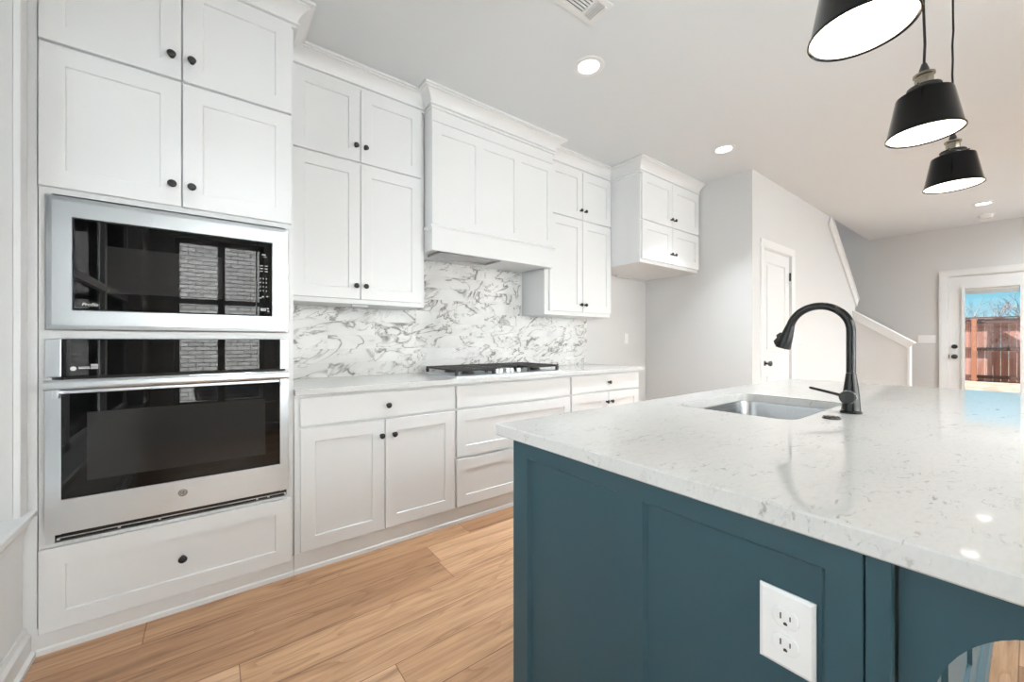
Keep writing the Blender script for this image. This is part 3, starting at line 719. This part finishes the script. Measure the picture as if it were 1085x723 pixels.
# --- fridge cabinet
FD, FF = 2.142, 2.162
fc = thing('fridge_cabinet', 'deep white four-door cabinet hung high over the empty fridge recess', 'cabinet', (3.62, 2.5, 1.872))
finish('body', boxes((3.106, 4.130, FF, 2.795, 1.872, 2.715)), 'cab', fc)
finish('underside_cleat', boxes((3.55, 4.125, 2.765, 2.785, 1.858, 1.8719)), 'cab', fc)
door(fc, 3.116, 3.612, 1.903, 2.252, FD, 3.584, 1.997, sw=0.072); door(fc, 3.617, 4.118, 1.903, 2.252, FD, 3.646, 1.997, sw=0.072)
door(fc, 3.116, 3.612, 2.266, 2.684, FD, 3.584, 2.335, sw=0.072); door(fc, 3.617, 4.118, 2.266, 2.684, FD, 3.646, 2.335, sw=0.072)

# --- hood
HD = 2.385
hd = thing('range_hood', 'white panelled wooden range hood cover above the gas cooktop', 'range hood', (1.70, 2.6, 1.752))
hx0, hx1 = 1.158, 2.242
finish('body', boxes((hx0, hx1, HD+0.012, 2.795, 1.90, 2.715)), 'cab', hd)
bm = nB()
shaker(bm, hx0, hx1, 1.925, 2.600, HD, t=0.012, rec=0.008, panels=[(1.228, 1.496, 1.972, 2.530), (1.565, 1.838, 1.972, 2.530), (1.907, 2.180, 1.972, 2.530)])
finish('front_panel', bm, 'cab', hd)
finish('frieze_board', boxes((hx0, hx1, HD+0.004, HD+0.012, 2.606, 2.715)), 'cab', hd)
bm = nB(); sweep(bm, [(hx0-0.001, 2.496), (hx0-0.001, HD-0.001), (hx1+0.001, HD-0.001), (hx1+0.001, 2.496)], [(-0.02, 1.894), (0.004, 1.894), (0.005, 1.902), (0.014, 1.908), (0.016, 1.916), (0.010, 1.920), (0.004, 1.926), (-0.02, 1.926)])
finish('band_molding', bm, 'cab', hd, smooth=True)
bm = boxes((hx0, hx1, HD, HD+0.02, 1.752, 1.90), (hx0, hx0+0.018, HD+0.0201, 2.7868, 1.7521, 1.8999), (hx1-0.018, hx1, HD+0.0201, 2.495, 1.7521, 1.8999), (hx0+0.0181, hx1-0.0181, HD+0.0202, 2.7865, 1.765, 1.79))
finish('apron', bm, 'cab', hd)
ins = boxes((1.235, 1.735, 2.42, 2.44, 1.747, 1.765), (1.235, 1.735, 2.60, 2.62, 1.747, 1.765), (1.235, 1.255, 2.44, 2.60, 1.747, 1.765), (1.715, 1.735, 2.44, 2.60, 1.747, 1.765), (1.255, 1.715, 2.44, 2.60, 1.756, 1.765))
finish('vent_insert', ins, 'sinksteel', hd)

# --- base cabinets
BD, BF = 2.18, 2.20
g_ = 'white base cabinets under the counter'
b1 = thing('base_cabinet', 'white base cabinet with one drawer over two doors, right beside the oven tower', 'cabinet', (0.77, 2.5, 0), g_)
finish('body', boxes((0.328, 1.2205, BF, 2.785, 0.10, 0.884)), 'cab', b1); toe(b1, 0.327, 1.2205)
door(b1, 0.353, 1.213, 0.727, 0.868, BD, 0.789, 0.794, name='drawer', flat=True)
door(b1, 0.353, 0.771, 0.107, 0.713, BD, 0.752, 0.629); door(b1, 0.776, 1.213, 0.107, 0.713, BD, 0.823, 0.629)
b2 = thing('base_cabinet', 'white base cabinet of wide drawers directly under the gas cooktop', 'cabinet', (1.73, 2.5, 0), g_)
finish('body', boxes((1.2215, 2.2395, BF, 2.785, 0.10, 0.884)), 'cab', b2); toe(b2, 1.2205, 2.24)
door(b2, 1.229, 2.232, 0.729, 0.868, BD, name='false_front', flat=True)
door(b2, 1.229, 2.232, 0.420, 0.713, BD, 1.73, 0.566, name='drawer'); door(b2, 1.229, 2.232, 0.107, 0.405, BD, 1.73, 0.256, name='drawer')
b3 = thing('base_cabinet', 'white base cabinet with drawer and doors at the right end, by the fridge recess', 'cabinet', (2.68, 2.5, 0), g_)
finish('body', boxes((2.2405, 3.122, BF, 2.785, 0.10, 0.884)), 'cab', b3); toe(b3, 2.24, 3.122)
door(b3, 2.248, 3.114, 0.734, 0.868, BD, 2.69, 0.803, name='drawer', flat=True)
door(b3, 2.248, 2.690, 0.107, 0.720, BD, 2.662, 0.640); door(b3, 2.694, 3.114, 0.107, 0.720, BD, 2.722, 0.640)

# --- perimeter countertop, backsplash
bm = boxes((0.327, 3.148, 2.152, 2.786, 0.8845, 0.914))
tag(finish('countertop', bm, 'quartz', loc=(1.73, 2.47, 0.8845), bevel=0.002), 'white quartz countertop along the back wall, under the marble backsplash', 'countertop')
bm = boxes((0.327, 3.09, 2.787, 2.7995, 0.9145, 1.377), (1.178, 2.222, 2.7872, 2.7995, 1.376, 1.764))
tag(finish('backsplash', bm, 'tile', loc=(1.7, 2.795, 0.9145)), 'white marble subway tile backsplash with dark grey veins behind the cooktop', 'backsplash')

# --- cooktop
ck = thing('gas_cooktop', 'stainless gas cooktop with black cast-iron grates on the back counter', 'cooktop', (1.725, 2.48, 0.9145))
finish('tray', boxes((1.255, 2.195, 2.235, 2.735, 0.9145, 0.921), (1.265, 2.185, 2.245, 2.725, 0.921, 0.924)), 'steel', ck, bevel=0.002)
def grate(x0, x1, y0, y1, ny):
    bm = nB(); z0, z1 = 0.952, 0.966
    w = 0.012
    for yy in (y0, y1-w): box(bm, x0, x1, yy, yy+w, z0, z1)
    for xx in (x0, x1-w): box(bm, xx, xx+w, y0, y1, z0, z1)
    for i in range(1, ny):
        yy = y0+(y1-y0)*i/ny; box(bm, x0, x1, yy-w/2, yy+w/2, z0+0.002, z1+0.001)
    xm = (x0+x1)/2; box(bm, xm-w/2, xm+w/2, y0, y1, z0+0.002, z1+0.001)
    for xx in (x0, x1-0.018):
        for yy in (y0, y1-0.018): box(bm, xx, xx+0.018, yy, yy+0.018, 0.924, z0)
    return finish('grate', bm, 'iron', ck, bevel=0.002)
grate(1.268, 1.575, 2.262, 2.715, 6); grate(1.582, 1.868, 2.385, 2.715, 4); grate(1.875, 2.182, 2.262, 2.715, 6)
for bx, by, br_ in ((1.42, 2.37, 0.038), (1.42, 2.60, 0.045), (1.725, 2.55, 0.06), (2.03, 2.37, 0.038), (2.03, 2.60, 0.045)):
    bm = nB(); lathe(bm, [(br_*1.25, 0), (br_*1.2, 0.006), (br_, 0.008), (br_, 0.018), (br_*0.8, 0.022), (0, 0.022)], (bx, by, 0.924), 'z', 24)
    finish('burner', bm, 'iron', ck, smooth=True)
for i in range(5):
    bm = nB(); lathe(bm, [(0.021, 0), (0.021, 0.004), (0.0175, 0.006), (0.0165, 0.026), (0.014, 0.029), (0, 0.029)], (1.625+0.05*i, 2.315+0.022*(i % 2), 0.924), 'z', 24)
    kk = finish('knob', bm, 'chrome', ck, smooth=True)

# ------------------------------------------------------------------ island
IX0, IX1, IY0, IY1 = 0.68, 2.90, 0.107, 0.888
isl = thing('kitchen_island', 'dark teal kitchen island base with recessed side panels', 'kitchen island', ((IX0+IX1)/2, 0.5, 0))
bm = nB()
fnx = lambda a, z, d: (d, a, z)
shaker(bm, 0.134, IY1, 0.0, 0.881, IX0, t=0.024, rec=0.011, s=0.006, panels=[(0.175, 0.468, 0.20, 0.834), (0.531, 0.826, 0.20, 0.834)], fn=fnx)
finish('end_panel', bm, 'teal', isl)
finish('corner_stile', boxes((IX0-0.001, IX0+0.022, IY0, 0.1325, 0.0, 0.881)), 'teal', isl, bevel=0.002)
bm = nB()
fny = lambda a, z, d: (a, d, z)
ps = []
for i in range(4):
    a = 0.74+i*0.545; ps.append((a+0.03, a+0.49, 0.20, 0.80))
shaker(bm, IX0+0.023, IX1, 0.0, 0.881, IY0, t=0.022, rec=0.010, panels=ps, fn=fny)
finish('back_panel', bm, 'teal', isl)
finish('far_end_panel', boxes((IX1-0.022, IX1, IY0+0.023, IY1, 0.0, 0.881)), 'teal', isl)
finish('inner_frame', boxes((IX0+0.023, IX1-0.023, IY1-0.022, IY1, 0.1, 0.881), (IX0+0.023, IX1-0.023, IY0+0.023, IY1-0.023, 0.09, 0.11), (IX0+0.023, IX1-0.023, IY1-0.09, IY1-0.07, 0.0, 0.1)), 'teal', isl)
for x0, x1, nk in ((0.72, 1.26, 1), (1.265, 1.62, 1), (1.625, 1.98, 0), (1.985, 2.42, 1), (2.425, 2.88, 0)):
    bm = nB(); shaker(bm, x0, x1, 0.12, 0.86, -(IY1+0.019), t=0.018, fn=lambda a, z, d: (a, -d, z)); dd = finish('door', bm, 'teal', isl)
    bm = nB(); kx = x1-0.03 if nk else x0+0.03
    lathe(bm, [(0.009, 0), (0.006, 0.004), (0.006, 0.014), (0.0155, 0.019), (0.0155, 0.024), (0.0, 0.030)], (kx, IY1+0.019, 0.80), (Vector((1, 0, 0)), Vector((0, 0, -1)), Vector((0, 1, 0))), 16); finish('knob', bm, 'black', dd, smooth=True)
bm = nB()
prism(bm, [(0, 0), (-0.016, 0), (-0.016, 0.085), (-0.008, 0.10), (0, 0.103)], lambda a, z, d: (d, IY0-0.0005+a, z), IX0+0.06, IX1)
finish('base_molding', bm, 'teal', isl)
# arched overhang bracket, set back behind the corner stile
bm = nB()
zc, a_, b2_, yc = 0.68, 0.108, 0.155, -0.03
pts = [(0.104, 0.881), (0.104, 0.0), (0.078, 0.0)]
for i in range(17):
    th = (PI/2)*i/16; pts.append((yc+a_*math.cos(th), zc+b2_*math.sin(th)))
for i in range(1, 17):
    th = PI/2+(PI/2)*i/16; pts.append((-0.20+a_*math.cos(th), zc+b2_*math.sin(th)))
pts += [(-0.308, 0.0), (-0.335, 0.0), (-0.335, 0.881)]
A = [bm.verts.new((0.702, y, z)) for y, z in pts]; B = [bm.verts.new((0.74, y, z)) for y, z in pts]
bm.faces.new(A); bm.faces.new(B[::-1])
for i in range(len(pts)):
    j = (i+1) % len(pts); bm.faces.new((A[i], B[i], B[j], A[j]))
finish('arched_bracket', bm, 'teal', isl)

# island top with the sink cut-out
SX0, SX1, SY0, SY1 = 1.372, 1.935, 0.428, 0.802
def slab_with_hole(outer, inner, z0, z1, ch):
    bm = nB()
    def loop(pts, z): return [bm.verts.new((x, y, z)) for x, y in pts]
    def inset(pts, d):
        cx = (pts[0][0]+pts[2][0])/2; cy = (pts[0][1]+pts[2][1])/2
        return [(x-d if x > cx else x+d, y-d if y > cy else y+d) for x, y in pts]
    o_t = loop(inset(outer, ch), z1); o_m = loop(outer, z1-ch); o_n = loop(outer, z0+ch); o_b = loop(inset(outer, ch), z0)
    i_t = loop(inner, z1); i_b = loop(inner, z0)
    def wall_(a, b_):
        n = len(a)
        for i in range(n):
            j = (i+1) % n; bm.faces.new((a[i], a[j], b_[j], b_[i]))
    wall_(o_t, o_m); wall_(o_m, o_n); wall_(o_n, o_b); wall_(i_t, i_b)
    for o_, i_ in ((o_t, i_t), (o_b, i_b)):
        ed = [bm.edges.get((o_[k], o_[(k+1) % len(o_)])) for k in range(len(o_))] + [bm.edges.get((i_[k], i_[(k+1) % len(i_)])) for k in range(len(i_))]
        bmesh.ops.triangle_fill(bm, edges=ed, use_beauty=True)
    return bm
bm = slab_with_hole([(0.653, -0.36), (2.935, -0.36), (2.935, 0.935), (0.653, 0.935)], rrect(SX0, SX1, SY0, SY1, 0.055), 0.8815, 0.914, 0.003)
tag(finish('island_countertop', bm, 'quartz', loc=(1.79, 0.3, 0.8815)), 'large white quartz slab on the teal island, with a sink cut-out', 'countertop')

# sink
sk = thing('undermount_sink', 'stainless steel undermount sink bowl in the island top', 'sink', ((SX0+SX1)/2, (SY0+SY1)/2, 0.66))
bm = nB()
loops = []
for ins_, z, r in ((-0.02, 0.8805, 0.07), (0.004, 0.8805, 0.055), (0.006, 0.872, 0.055), (0.012, 0.72, 0.06), (0.022, 0.69, 0.07), (0.05, 0.672, 0.08), (0.10, 0.668, 0.07)):
    loops.append([bm.verts.new((x, y, z)) for x, y in rrect(SX0+ins_, SX1-ins_, SY0+ins_, SY1-ins_, r, 8)])
for a, b_ in zip(loops, loops[1:]):
    n = len(a)
    for i in range(n):
        j = (i+1) % n; bm.faces.new((a[i], a[j], b_[j], b_[i]))
bm.faces.new(loops[-1])
bowl = finish('bowl', bm, 'sinksteel', sk, smooth=True, angle=50)
md = bowl.modifiers.new('thick', 'SOLIDIFY'); md.thickness = 0.0015; md.offset = -1
bm = nB(); lathe(bm, [(0.045, 0), (0.045, 0.003), (0.035, 0.004), (0.03, 0.001), (0, 0.001)], ((SX0+SX1)/2, (SY0+SY1)/2, 0.6685), 'z', 28)
finish('drain', bm, 'chrome', sk, smooth=True)

# faucet
fx, fy = 1.677, 0.362
fa = thing('kitchen_faucet', 'black gooseneck pull-down faucet standing beside the island sink', 'faucet', (fx, fy, 0.9142))
bm = nB(); lathe(bm, [(0.029, 0), (0.029, 0.006), (0.0255, 0.009), (0.024, 0.03), (0.021, 0.07), (0.0165, 0.105), (0.0135, 0.13), (0.0135, 0.131)], (fx, fy, 0.9142), 'z', 32)
finish('base', bm, 'faucet', fa, smooth=True)
pts = [(fx, fy, 1.0465), (fx, fy, 1.09), (fx, fy, 1.13), (fx, fy, 1.165)]
R_ = 0.087; cy_, cz_ = fy+R_, 1.185
for i in range(0, 23):
    a = PI - (PI*0.93)*i/22; pts.append((fx, cy_+R_*math.cos(a), cz_+R_*math.sin(a)))
bm = nB(); tube(bm, pts, 0.0128, 20); finish('spout', bm, 'faucet', fa, smooth=True)
p_end = Vector(pts[-1]); d_ = Vector((0, 0.30, -1)).normalized()
u_ = Vector((1, 0, 0)); w_ = d_.cross(u_)
bm = nB(); lathe(bm, [(0.0135, 0.0), (0.0145, 0.006), (0.0165, 0.02), (0.0215, 0.055), (0.0245, 0.082), (0.0235, 0.086), (0.012, 0.086), (0.010, 0.080), (0, 0.080)], p_end - d_*0.004, (u_, w_, d_), 28)
sh = finish('spray_head', bm, 'faucet', fa, smooth=True)
bm = nB()
bp0 = p_end + d_*0.028 + Vector((0, 0.020, 0.004))
tube(bm, [bp0, bp0 + d_*0.012 + Vector((0, 0.006, 0)), bp0 + d_*0.02 + Vector((0, 0.003, 0)), bp0 + d_*0.034 + Vector((0, 0.008, 0)), bp0 + d_*0.046 + Vector((0, 0.004, 0))], [0.004, 0.008, 0.006, 0.008, 0.004], 12)
finish('spray_button', bm, 'black', sh, smooth=True)
bm = nB(); lathe(bm, [(0.0195, 0), (0.0195, 0.030), (0.0210, 0.032), (0.0210, 0.045), (0.0195, 0.048), (0, 0.048)], (fx-0.004, fy, 0.969), '-x', 28)
vb = finish('valve', bm, 'faucet', fa, smooth=True)
bm = nB(); lathe(bm, [(0.0218, 0), (0.0218, 0.004)], (fx-0.030, fy, 0.969), '-x', 28); finish('valve_ring', bm, 'chrome', vb, smooth=True)
bm = nB(); tube(bm, [(fx-0.041, fy+0.012, 0.972), (fx-0.041, fy+0.03, 0.977), (fx-0.041, fy+0.098, 0.991), (fx-0.041, fy+0.103, 0.992)], [0.0055, 0.0048, 0.0042, 0.0025], 14)
finish('lever', bm, 'faucet', fa, smooth=True)
# air switch
bm = nB()
lathe(bm, [(0.023, 0), (0.023, 0.003), (0.020, 0.005), (0.014, 0.005), (0.012, 0.007), (0.006, 0.008), (0, 0.008)], (1.510, 0.372, 0.9142), 'z', 28)
for i in range(8):
    a = 2*PI*i/8; lathe(bm, [(0.0035, 0), (0.0035, 0.002)], (1.510+0.0175*math.cos(a), 0.372+0.0175*math.sin(a), 0.919), 'z', 10)
tag(finish('air_switch', bm, 'black', loc=(1.510, 0.372, 0.9142), smooth=True), 'small round dark button cap on the island top in front of the faucet', 'button')

# ------------------------------------------------------------------ outlets and switches
def plate(name, label, cat, P, U, Vn, w, h, kind, gangs=1):
    """P centre on the wall face, U horizontal unit vector (as seen), Vn outward normal"""
    U = Vector(U); Nn = Vector(Vn); P = Vector(P)
    root = thing(name, label, cat, P)
    def quad_box(bm, a0, a1, z0, z1, d0, d1):
        A = [bm.verts.new(P+U*a+Vector((0, 0, z))+Nn*d) for d in (d0, d1) for a, z in ((a0, z0), (a1, z0), (a1, z1), (a0, z1))]
        for f in ((0, 1, 2, 3), (4, 5, 6, 7), (0, 1, 5, 4), (1, 2, 6, 5), (2, 3, 7, 6), (3, 0, 4, 7)): bm.faces.new([A[i] for i in f])
    bm = nB()
    a0, a1, z0, z1 = -w/2, w/2, -h/2, h/2
    r1 = [(a0, z0), (a1, z0), (a1, z1), (a0, z1)]; s = 0.005
    r2 = [(a0+s, z0+s), (a1-s, z0+s), (a1-s, z1-s), (a0+s, z1-s)]
    A = [bm.verts.new(P+U*a+Vector((0, 0, z))+Nn*0.0003) for a, z in r1]; B = [bm.verts.new(P+U*a+Vector((0, 0, z))+Nn*0.003) for a, z in r1]; D = [bm.verts.new(P+U*a+Vector((0, 0, z))+Nn*0.006) for a, z in r2]
    bm.faces.new(A); bm.faces.new(D)
    for X_, Y_ in ((A, B), (B, D)):
        for i in range(4): bm.faces.new((X_[i], X_[(i+1) % 4], Y_[(i+1) % 4], Y_[i]))
    finish('cover_plate', bm, 'plastic', root)
    if kind == 'outlet':
        for cz in (0.0195, -0.0195):
            bm = nB(); o = P+Vector((0, 0, cz))
            ring = []
            for i in range(32):
                a = 2*PI*i/32; ring.append((0.0172*math.cos(a), max(-0.0135, min(0.0135, 0.0172*math.sin(a)))))
            X1 = [bm.verts.new(o+U*a+Vector((0, 0, z))+Nn*0.0055) for a, z in ring]; X2 = [bm.verts.new(o+U*a+Vector((0, 0, z))+Nn*0.0082) for a, z in ring]; X3 = [bm.verts.new(o+U*a*0.93+Vector((0, 0, z*0.93))+Nn*0.0088) for a, z in ring]
            bm.faces.new(X1); bm.faces.new(X3)
            for Q, W_ in ((X1, X2), (X2, X3)):
                for i in range(32): bm.faces.new((Q[i], Q[(i+1) % 32], W_[(i+1) % 32], W_[i]))
            rc = finish('receptacle', bm, 'plastic', root)
            bm = nB()
            quad_box(bm, -0.0072, -0.0052, cz-0.002, cz+0.007, 0.0084, 0.0090); quad_box(bm, 0.0052, 0.0070, cz-0.001, cz+0.006, 0.0084, 0.0090)
            quad_box(bm, -0.0025, 0.0025, cz-0.0095, cz-0.006, 0.0084, 0.0090); quad_box(bm, -0.0015, 0.0015, cz-0.006, cz-0.005, 0.0084, 0.0090)
            finish('slots', bm, 'slot', rc)
        bm = nB(); ax3 = (U, Vector((0, 0, 1)), Nn); lathe(bm, [(0.003, 0), (0.003, 0.001)], P+Nn*0.006, ax3, 12); finish('screw', bm, 'plastic', root)
    else:
        for i in range(gangs):
            a = (i-(gangs-1)/2)*0.046
            bm = nB(); quad_box(bm, a-0.016, a+0.016, -0.033, 0.033, 0.0055, 0.0075)
            quad_box(bm, a-0.014, a+0.014, -0.030, 0.001, 0.0075, 0.0085)
            finish('rocker', bm, 'plastic', root)
    return root
plate('wall_outlet', 'white duplex outlet on the teal end panel of the island', 'outlet', (IX0+0.011, 0.2235, 0.7165), (0, -1, 0), (-1, 0, 0), 0.073, 0.115, 'outlet')
plate('light_switch', 'single white switch plate on the grey wall inside the fridge recess', 'light switch', (3.764, YB, 1.178), (1, 0, 0), (0, -1, 0), 0.072, 0.115, 'switch', 1)
plate('light_switch', 'white switch plate on the wall just right of the closet door', 'light switch', (5.385, YH, 1.165), (1, 0, 0), (0, -1, 0), 0.165, 0.12, 'switch', 3)
plate('light_switch', 'wide four-gang white switch plate on the far wall left of the patio door', 'light switch', (XF, 0.966, 1.177), (0, -1, 0), (-1, 0, 0), 0.19, 0.118, 'switch', 4)

# ------------------------------------------------------------------ lights
PENDS = [(1.095, 0.220, 1.804, 'nearest black pendant, cut off by the top edge of the photo'), (1.795, 0.208, 1.802, 'middle black pendant of the row over the island'), (2.506, 0.205, 1.806, 'farthest and lowest-looking black pendant of the row over the island')]
def make_pendant(x, y, zr, label):
    r = thing('pendant_light', label, 'pendant light', (x, y, zr), 'black pendants over the island')
    bm = nB()
    lathe(bm, [(0.086, 0.004), (0.089, 0.0), (0.0915, 0.001), (0.0915, 0.004), (0.087, 0.010), (0.0668, 0.122), (0.0655, 0.1255), (0.062, 0.127), (0.040, 0.131), (0.024, 0.133), (0.024, 0.130), (0.045, 0.127), (0.0635, 0.121), (0.0845, 0.010), (0.086, 0.004)], (x, y, zr), 'z', 64, cap=False)
    for f in bm.faces:
        c = f.calc_center_median(); rad = math.hypot(c.x-x, c.y-y); f.material_index = 0
    bm.faces.ensure_lookup_table()
    # faces of the inner wall: the last rings of the profile
    seg = 64
    for k_, f in enumerate(bm.faces):
        if k_//seg >= 10: f.material_index = 1
    finish('lamp_shade', bm, ['shade_out', 'shade_in'], r, smooth=True, angle=40)
    bm = nB(); lathe(bm, [(0.026, -0.006), (0.027, 0.003), (0.039, 0.0035), (0.0405, 0.005), (0.0405, 0.008), (0.039, 0.0095), (0.022, 0.010), (0, 0.010)], (x, y, zr+0.1425), 'z', 32)
    for i in range(3):
        a = 2*PI*i/3+0.9; d = Vector((math.cos(a), math.sin(a), 0)); p = Vector((x, y, zr+0.1485)); tube(bm, [p+d*0.036, p+d*0.049], 0.0028, 8)
    finish('shade_ring', bm, 'black', r, smooth=True)
    bm = nB(); lathe(bm, [(0.0215, 0.1525), (0.022, 0.155), (0.022, 0.183), (0.0235, 0.184), (0.026, 0.186), (0.026, 0.192), (0.0225, 0.194), (0.018, 0.197), (0.012, 0.201), (0, 0.201)], (x, y, zr), 'z', 32); finish('socket', bm, 'nickel', r, smooth=True)
    bm = nB(); lathe(bm, [(0.012, 0.200), (0.012, 0.206), (0.0065, 0.224), (0.0055, 0.226), (0, 0.226)], (x, y, zr), 'z', 20); finish('cord_grip', bm, 'black', r, smooth=True)
    rn = random.Random(int(x*100)); pts = []
    for i in range(13):
        z = zr+0.225+(ZC-0.02-zr-0.225)*i/12; k = 0 if i in (0, 12) else 0.002
        pts.append((x+rn.uniform(-k, k), y+rn.uniform(-k, k), z))
    bm = nB(); tube(bm, pts, 0.0034, 8); finish('cord', bm, 'cord', r, smooth=True)
    bm = nB(); lathe(bm, [(0.06, 0), (0.06, -0.018), (0.055, -0.024), (0.008, -0.026), (0, -0.026)], (x, y, ZC-0.0005), 'z', 32); finish('canopy', bm, 'black', r, smooth=True)
    bm = nB(); lathe(bm, [(0.0, 0.040), (0.018, 0.044), (0.028, 0.058), (0.030, 0.070), (0.025, 0.086), (0.015, 0.104), (0.0135, 0.130), (0, 0.130)], (x, y, zr), 'z', 24); finish('bulb', bm, 'bulb', r, smooth=True)
    ld = bpy.data.lights.new('pendant_glow', 'POINT'); ld.energy = PEND_W; ld.color = (1.0, 0.86, 0.68); ld.shadow_soft_size = 0.03
    lo = bpy.data.objects.new('pendant_glow', ld); C.objects.link(lo); lo.parent = r; lo.location = (0, 0, 0.03)
for p_ in PENDS: make_pendant(*p_)

def can(x, y, label):
    r = thing('recessed_light', label, 'ceiling light', (x, y, ZC), 'recessed ceiling lights')
    bm = nB(); lathe(bm, [(0.062, -0.006), (0.066, -0.009), (0.088, -0.006), (0.092, -0.002), (0.092, -0.0005), (0.060, -0.0005), (0.060, -0.004)], (x, y, ZC), 'z', 40, cap=False)
    finish('trim_ring', bm, 'trim', r, smooth=True)
    bm = nB(); lathe(bm, [(0.061, -0.001), (0.061, -0.0045), (0, -0.0045)], (x, y, ZC), 'z', 32); finish('diffuser', bm, 'led', r)
    ld = bpy.data.lights.new('can_glow', 'AREA'); ld.shape = 'DISK'; ld.size = 0.11; ld.spread = math.radians(165 if x > 7.5 else 92 if x > 5.9 else 76); ld.energy = 38.0 if x > 7.5 else FAR_CAN_W if x > 5.9 else (CAN_W*0.25 if x < 0.5 else CAN_W); ld.color = (0.89, 0.95, 1.0)
    lo = bpy.data.objects.new('can_glow', ld); C.objects.link(lo); lo.parent = r; lo.location = (0, 0, -0.012)
CANS = [(1.805, 1.612, 'round recessed light nearest the range hood'), (3.507, 1.606, 'round recessed light in front of the fridge cabinet'), (7.362, 0.357, 'round recessed light at the far end of the ceiling, in front of the smoke detector'),
        (6.0, 0.377, 'round recessed light hidden behind the farthest pendant'), (0.09, 1.612, 'round recessed light in front of the oven tower'),
        (1.8, -0.9, 'unseen recessed light added for fill, behind the camera, left'), (4.4, -0.9, 'unseen recessed light added for fill, behind the camera, middle'), (6.6, -0.9, 'unseen recessed light added for fill, behind the camera, right'), (7.9, -1.1, 'unseen recessed light added to brighten the far wall')]  # this row is unseen, added to fill the room and wash the far wall
for c_ in CANS: can(*c_)
# smoke detector
sd = thing('smoke_detector', 'white round smoke detector on the ceiling near the far wall', 'smoke detector', (8.08, 0.368, ZC))
bm = nB(); lathe(bm, [(0.075, -0.0005), (0.075, -0.010), (0.072, -0.014), (0.060, -0.017)], (8.08, 0.368, ZC), 'z', 36); finish('base', bm, 'plastic', sd, smooth=True)
bm = nB(); lathe(bm, [(0.060, -0.017), (0.058, -0.036), (0.048, -0.044), (0, -0.046)], (8.08, 0.368, ZC), 'z', 36); finish('cover', bm, 'plastic', sd, smooth=True)
# ceiling register
rg = thing('ceiling_vent', 'white rectangular air vent in the ceiling at the top edge of the photo', 'vent', (1.40, 1.32, ZC))
vx0, vx1, vy0, vy1 = 1.20, 1.573, 1.243, 1.40
bm = boxes((vx0, vx1, vy0, vy0+0.028, ZC-0.007, ZC-0.0005), (vx0, vx1, vy1-0.028, vy1, ZC-0.007, ZC-0.0005), (vx0, vx0+0.03, vy0+0.028, vy1-0.028, ZC-0.007, ZC-0.0005), (vx1-0.03, vx1, vy0+0.028, vy1-0.028, ZC-0.007, ZC-0.0005), (1.478, 1.486, vy0+0.028, vy1-0.028, ZC-0.007, ZC-0.0005))
finish('frame', bm, 'trim', rg, bevel=0.002)
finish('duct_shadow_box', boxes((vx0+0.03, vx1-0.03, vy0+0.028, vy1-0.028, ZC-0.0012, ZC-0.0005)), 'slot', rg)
for i in range(6):
    yy = vy0+0.036+i*0.0168
    bm = nB(); prism(bm, [(yy, ZC-0.002), (yy+0.002, ZC-0.0015), (yy+0.008, ZC-0.008), (yy+0.006, ZC-0.009)], lambda a, z, d: (d, a, z), vx0+0.031, 1.477); finish('louver', bm, 'trim', rg)
for i in range(4):
    xx = 1.489+i*0.0135
    bm = nB(); prism(bm, [(xx, ZC-0.002), (xx+0.002, ZC-0.0015), (xx+0.007, ZC-0.008), (xx+0.005, ZC-0.009)], lambda a, z, d: (a, d, z), vy0+0.029, vy1-0.029); finish('louver', bm, 'trim', rg)
finish('damper_lever', boxes((1.536, 1.552, 1.268, 1.278, ZC-0.016, ZC-0.007)), 'trim', rg)
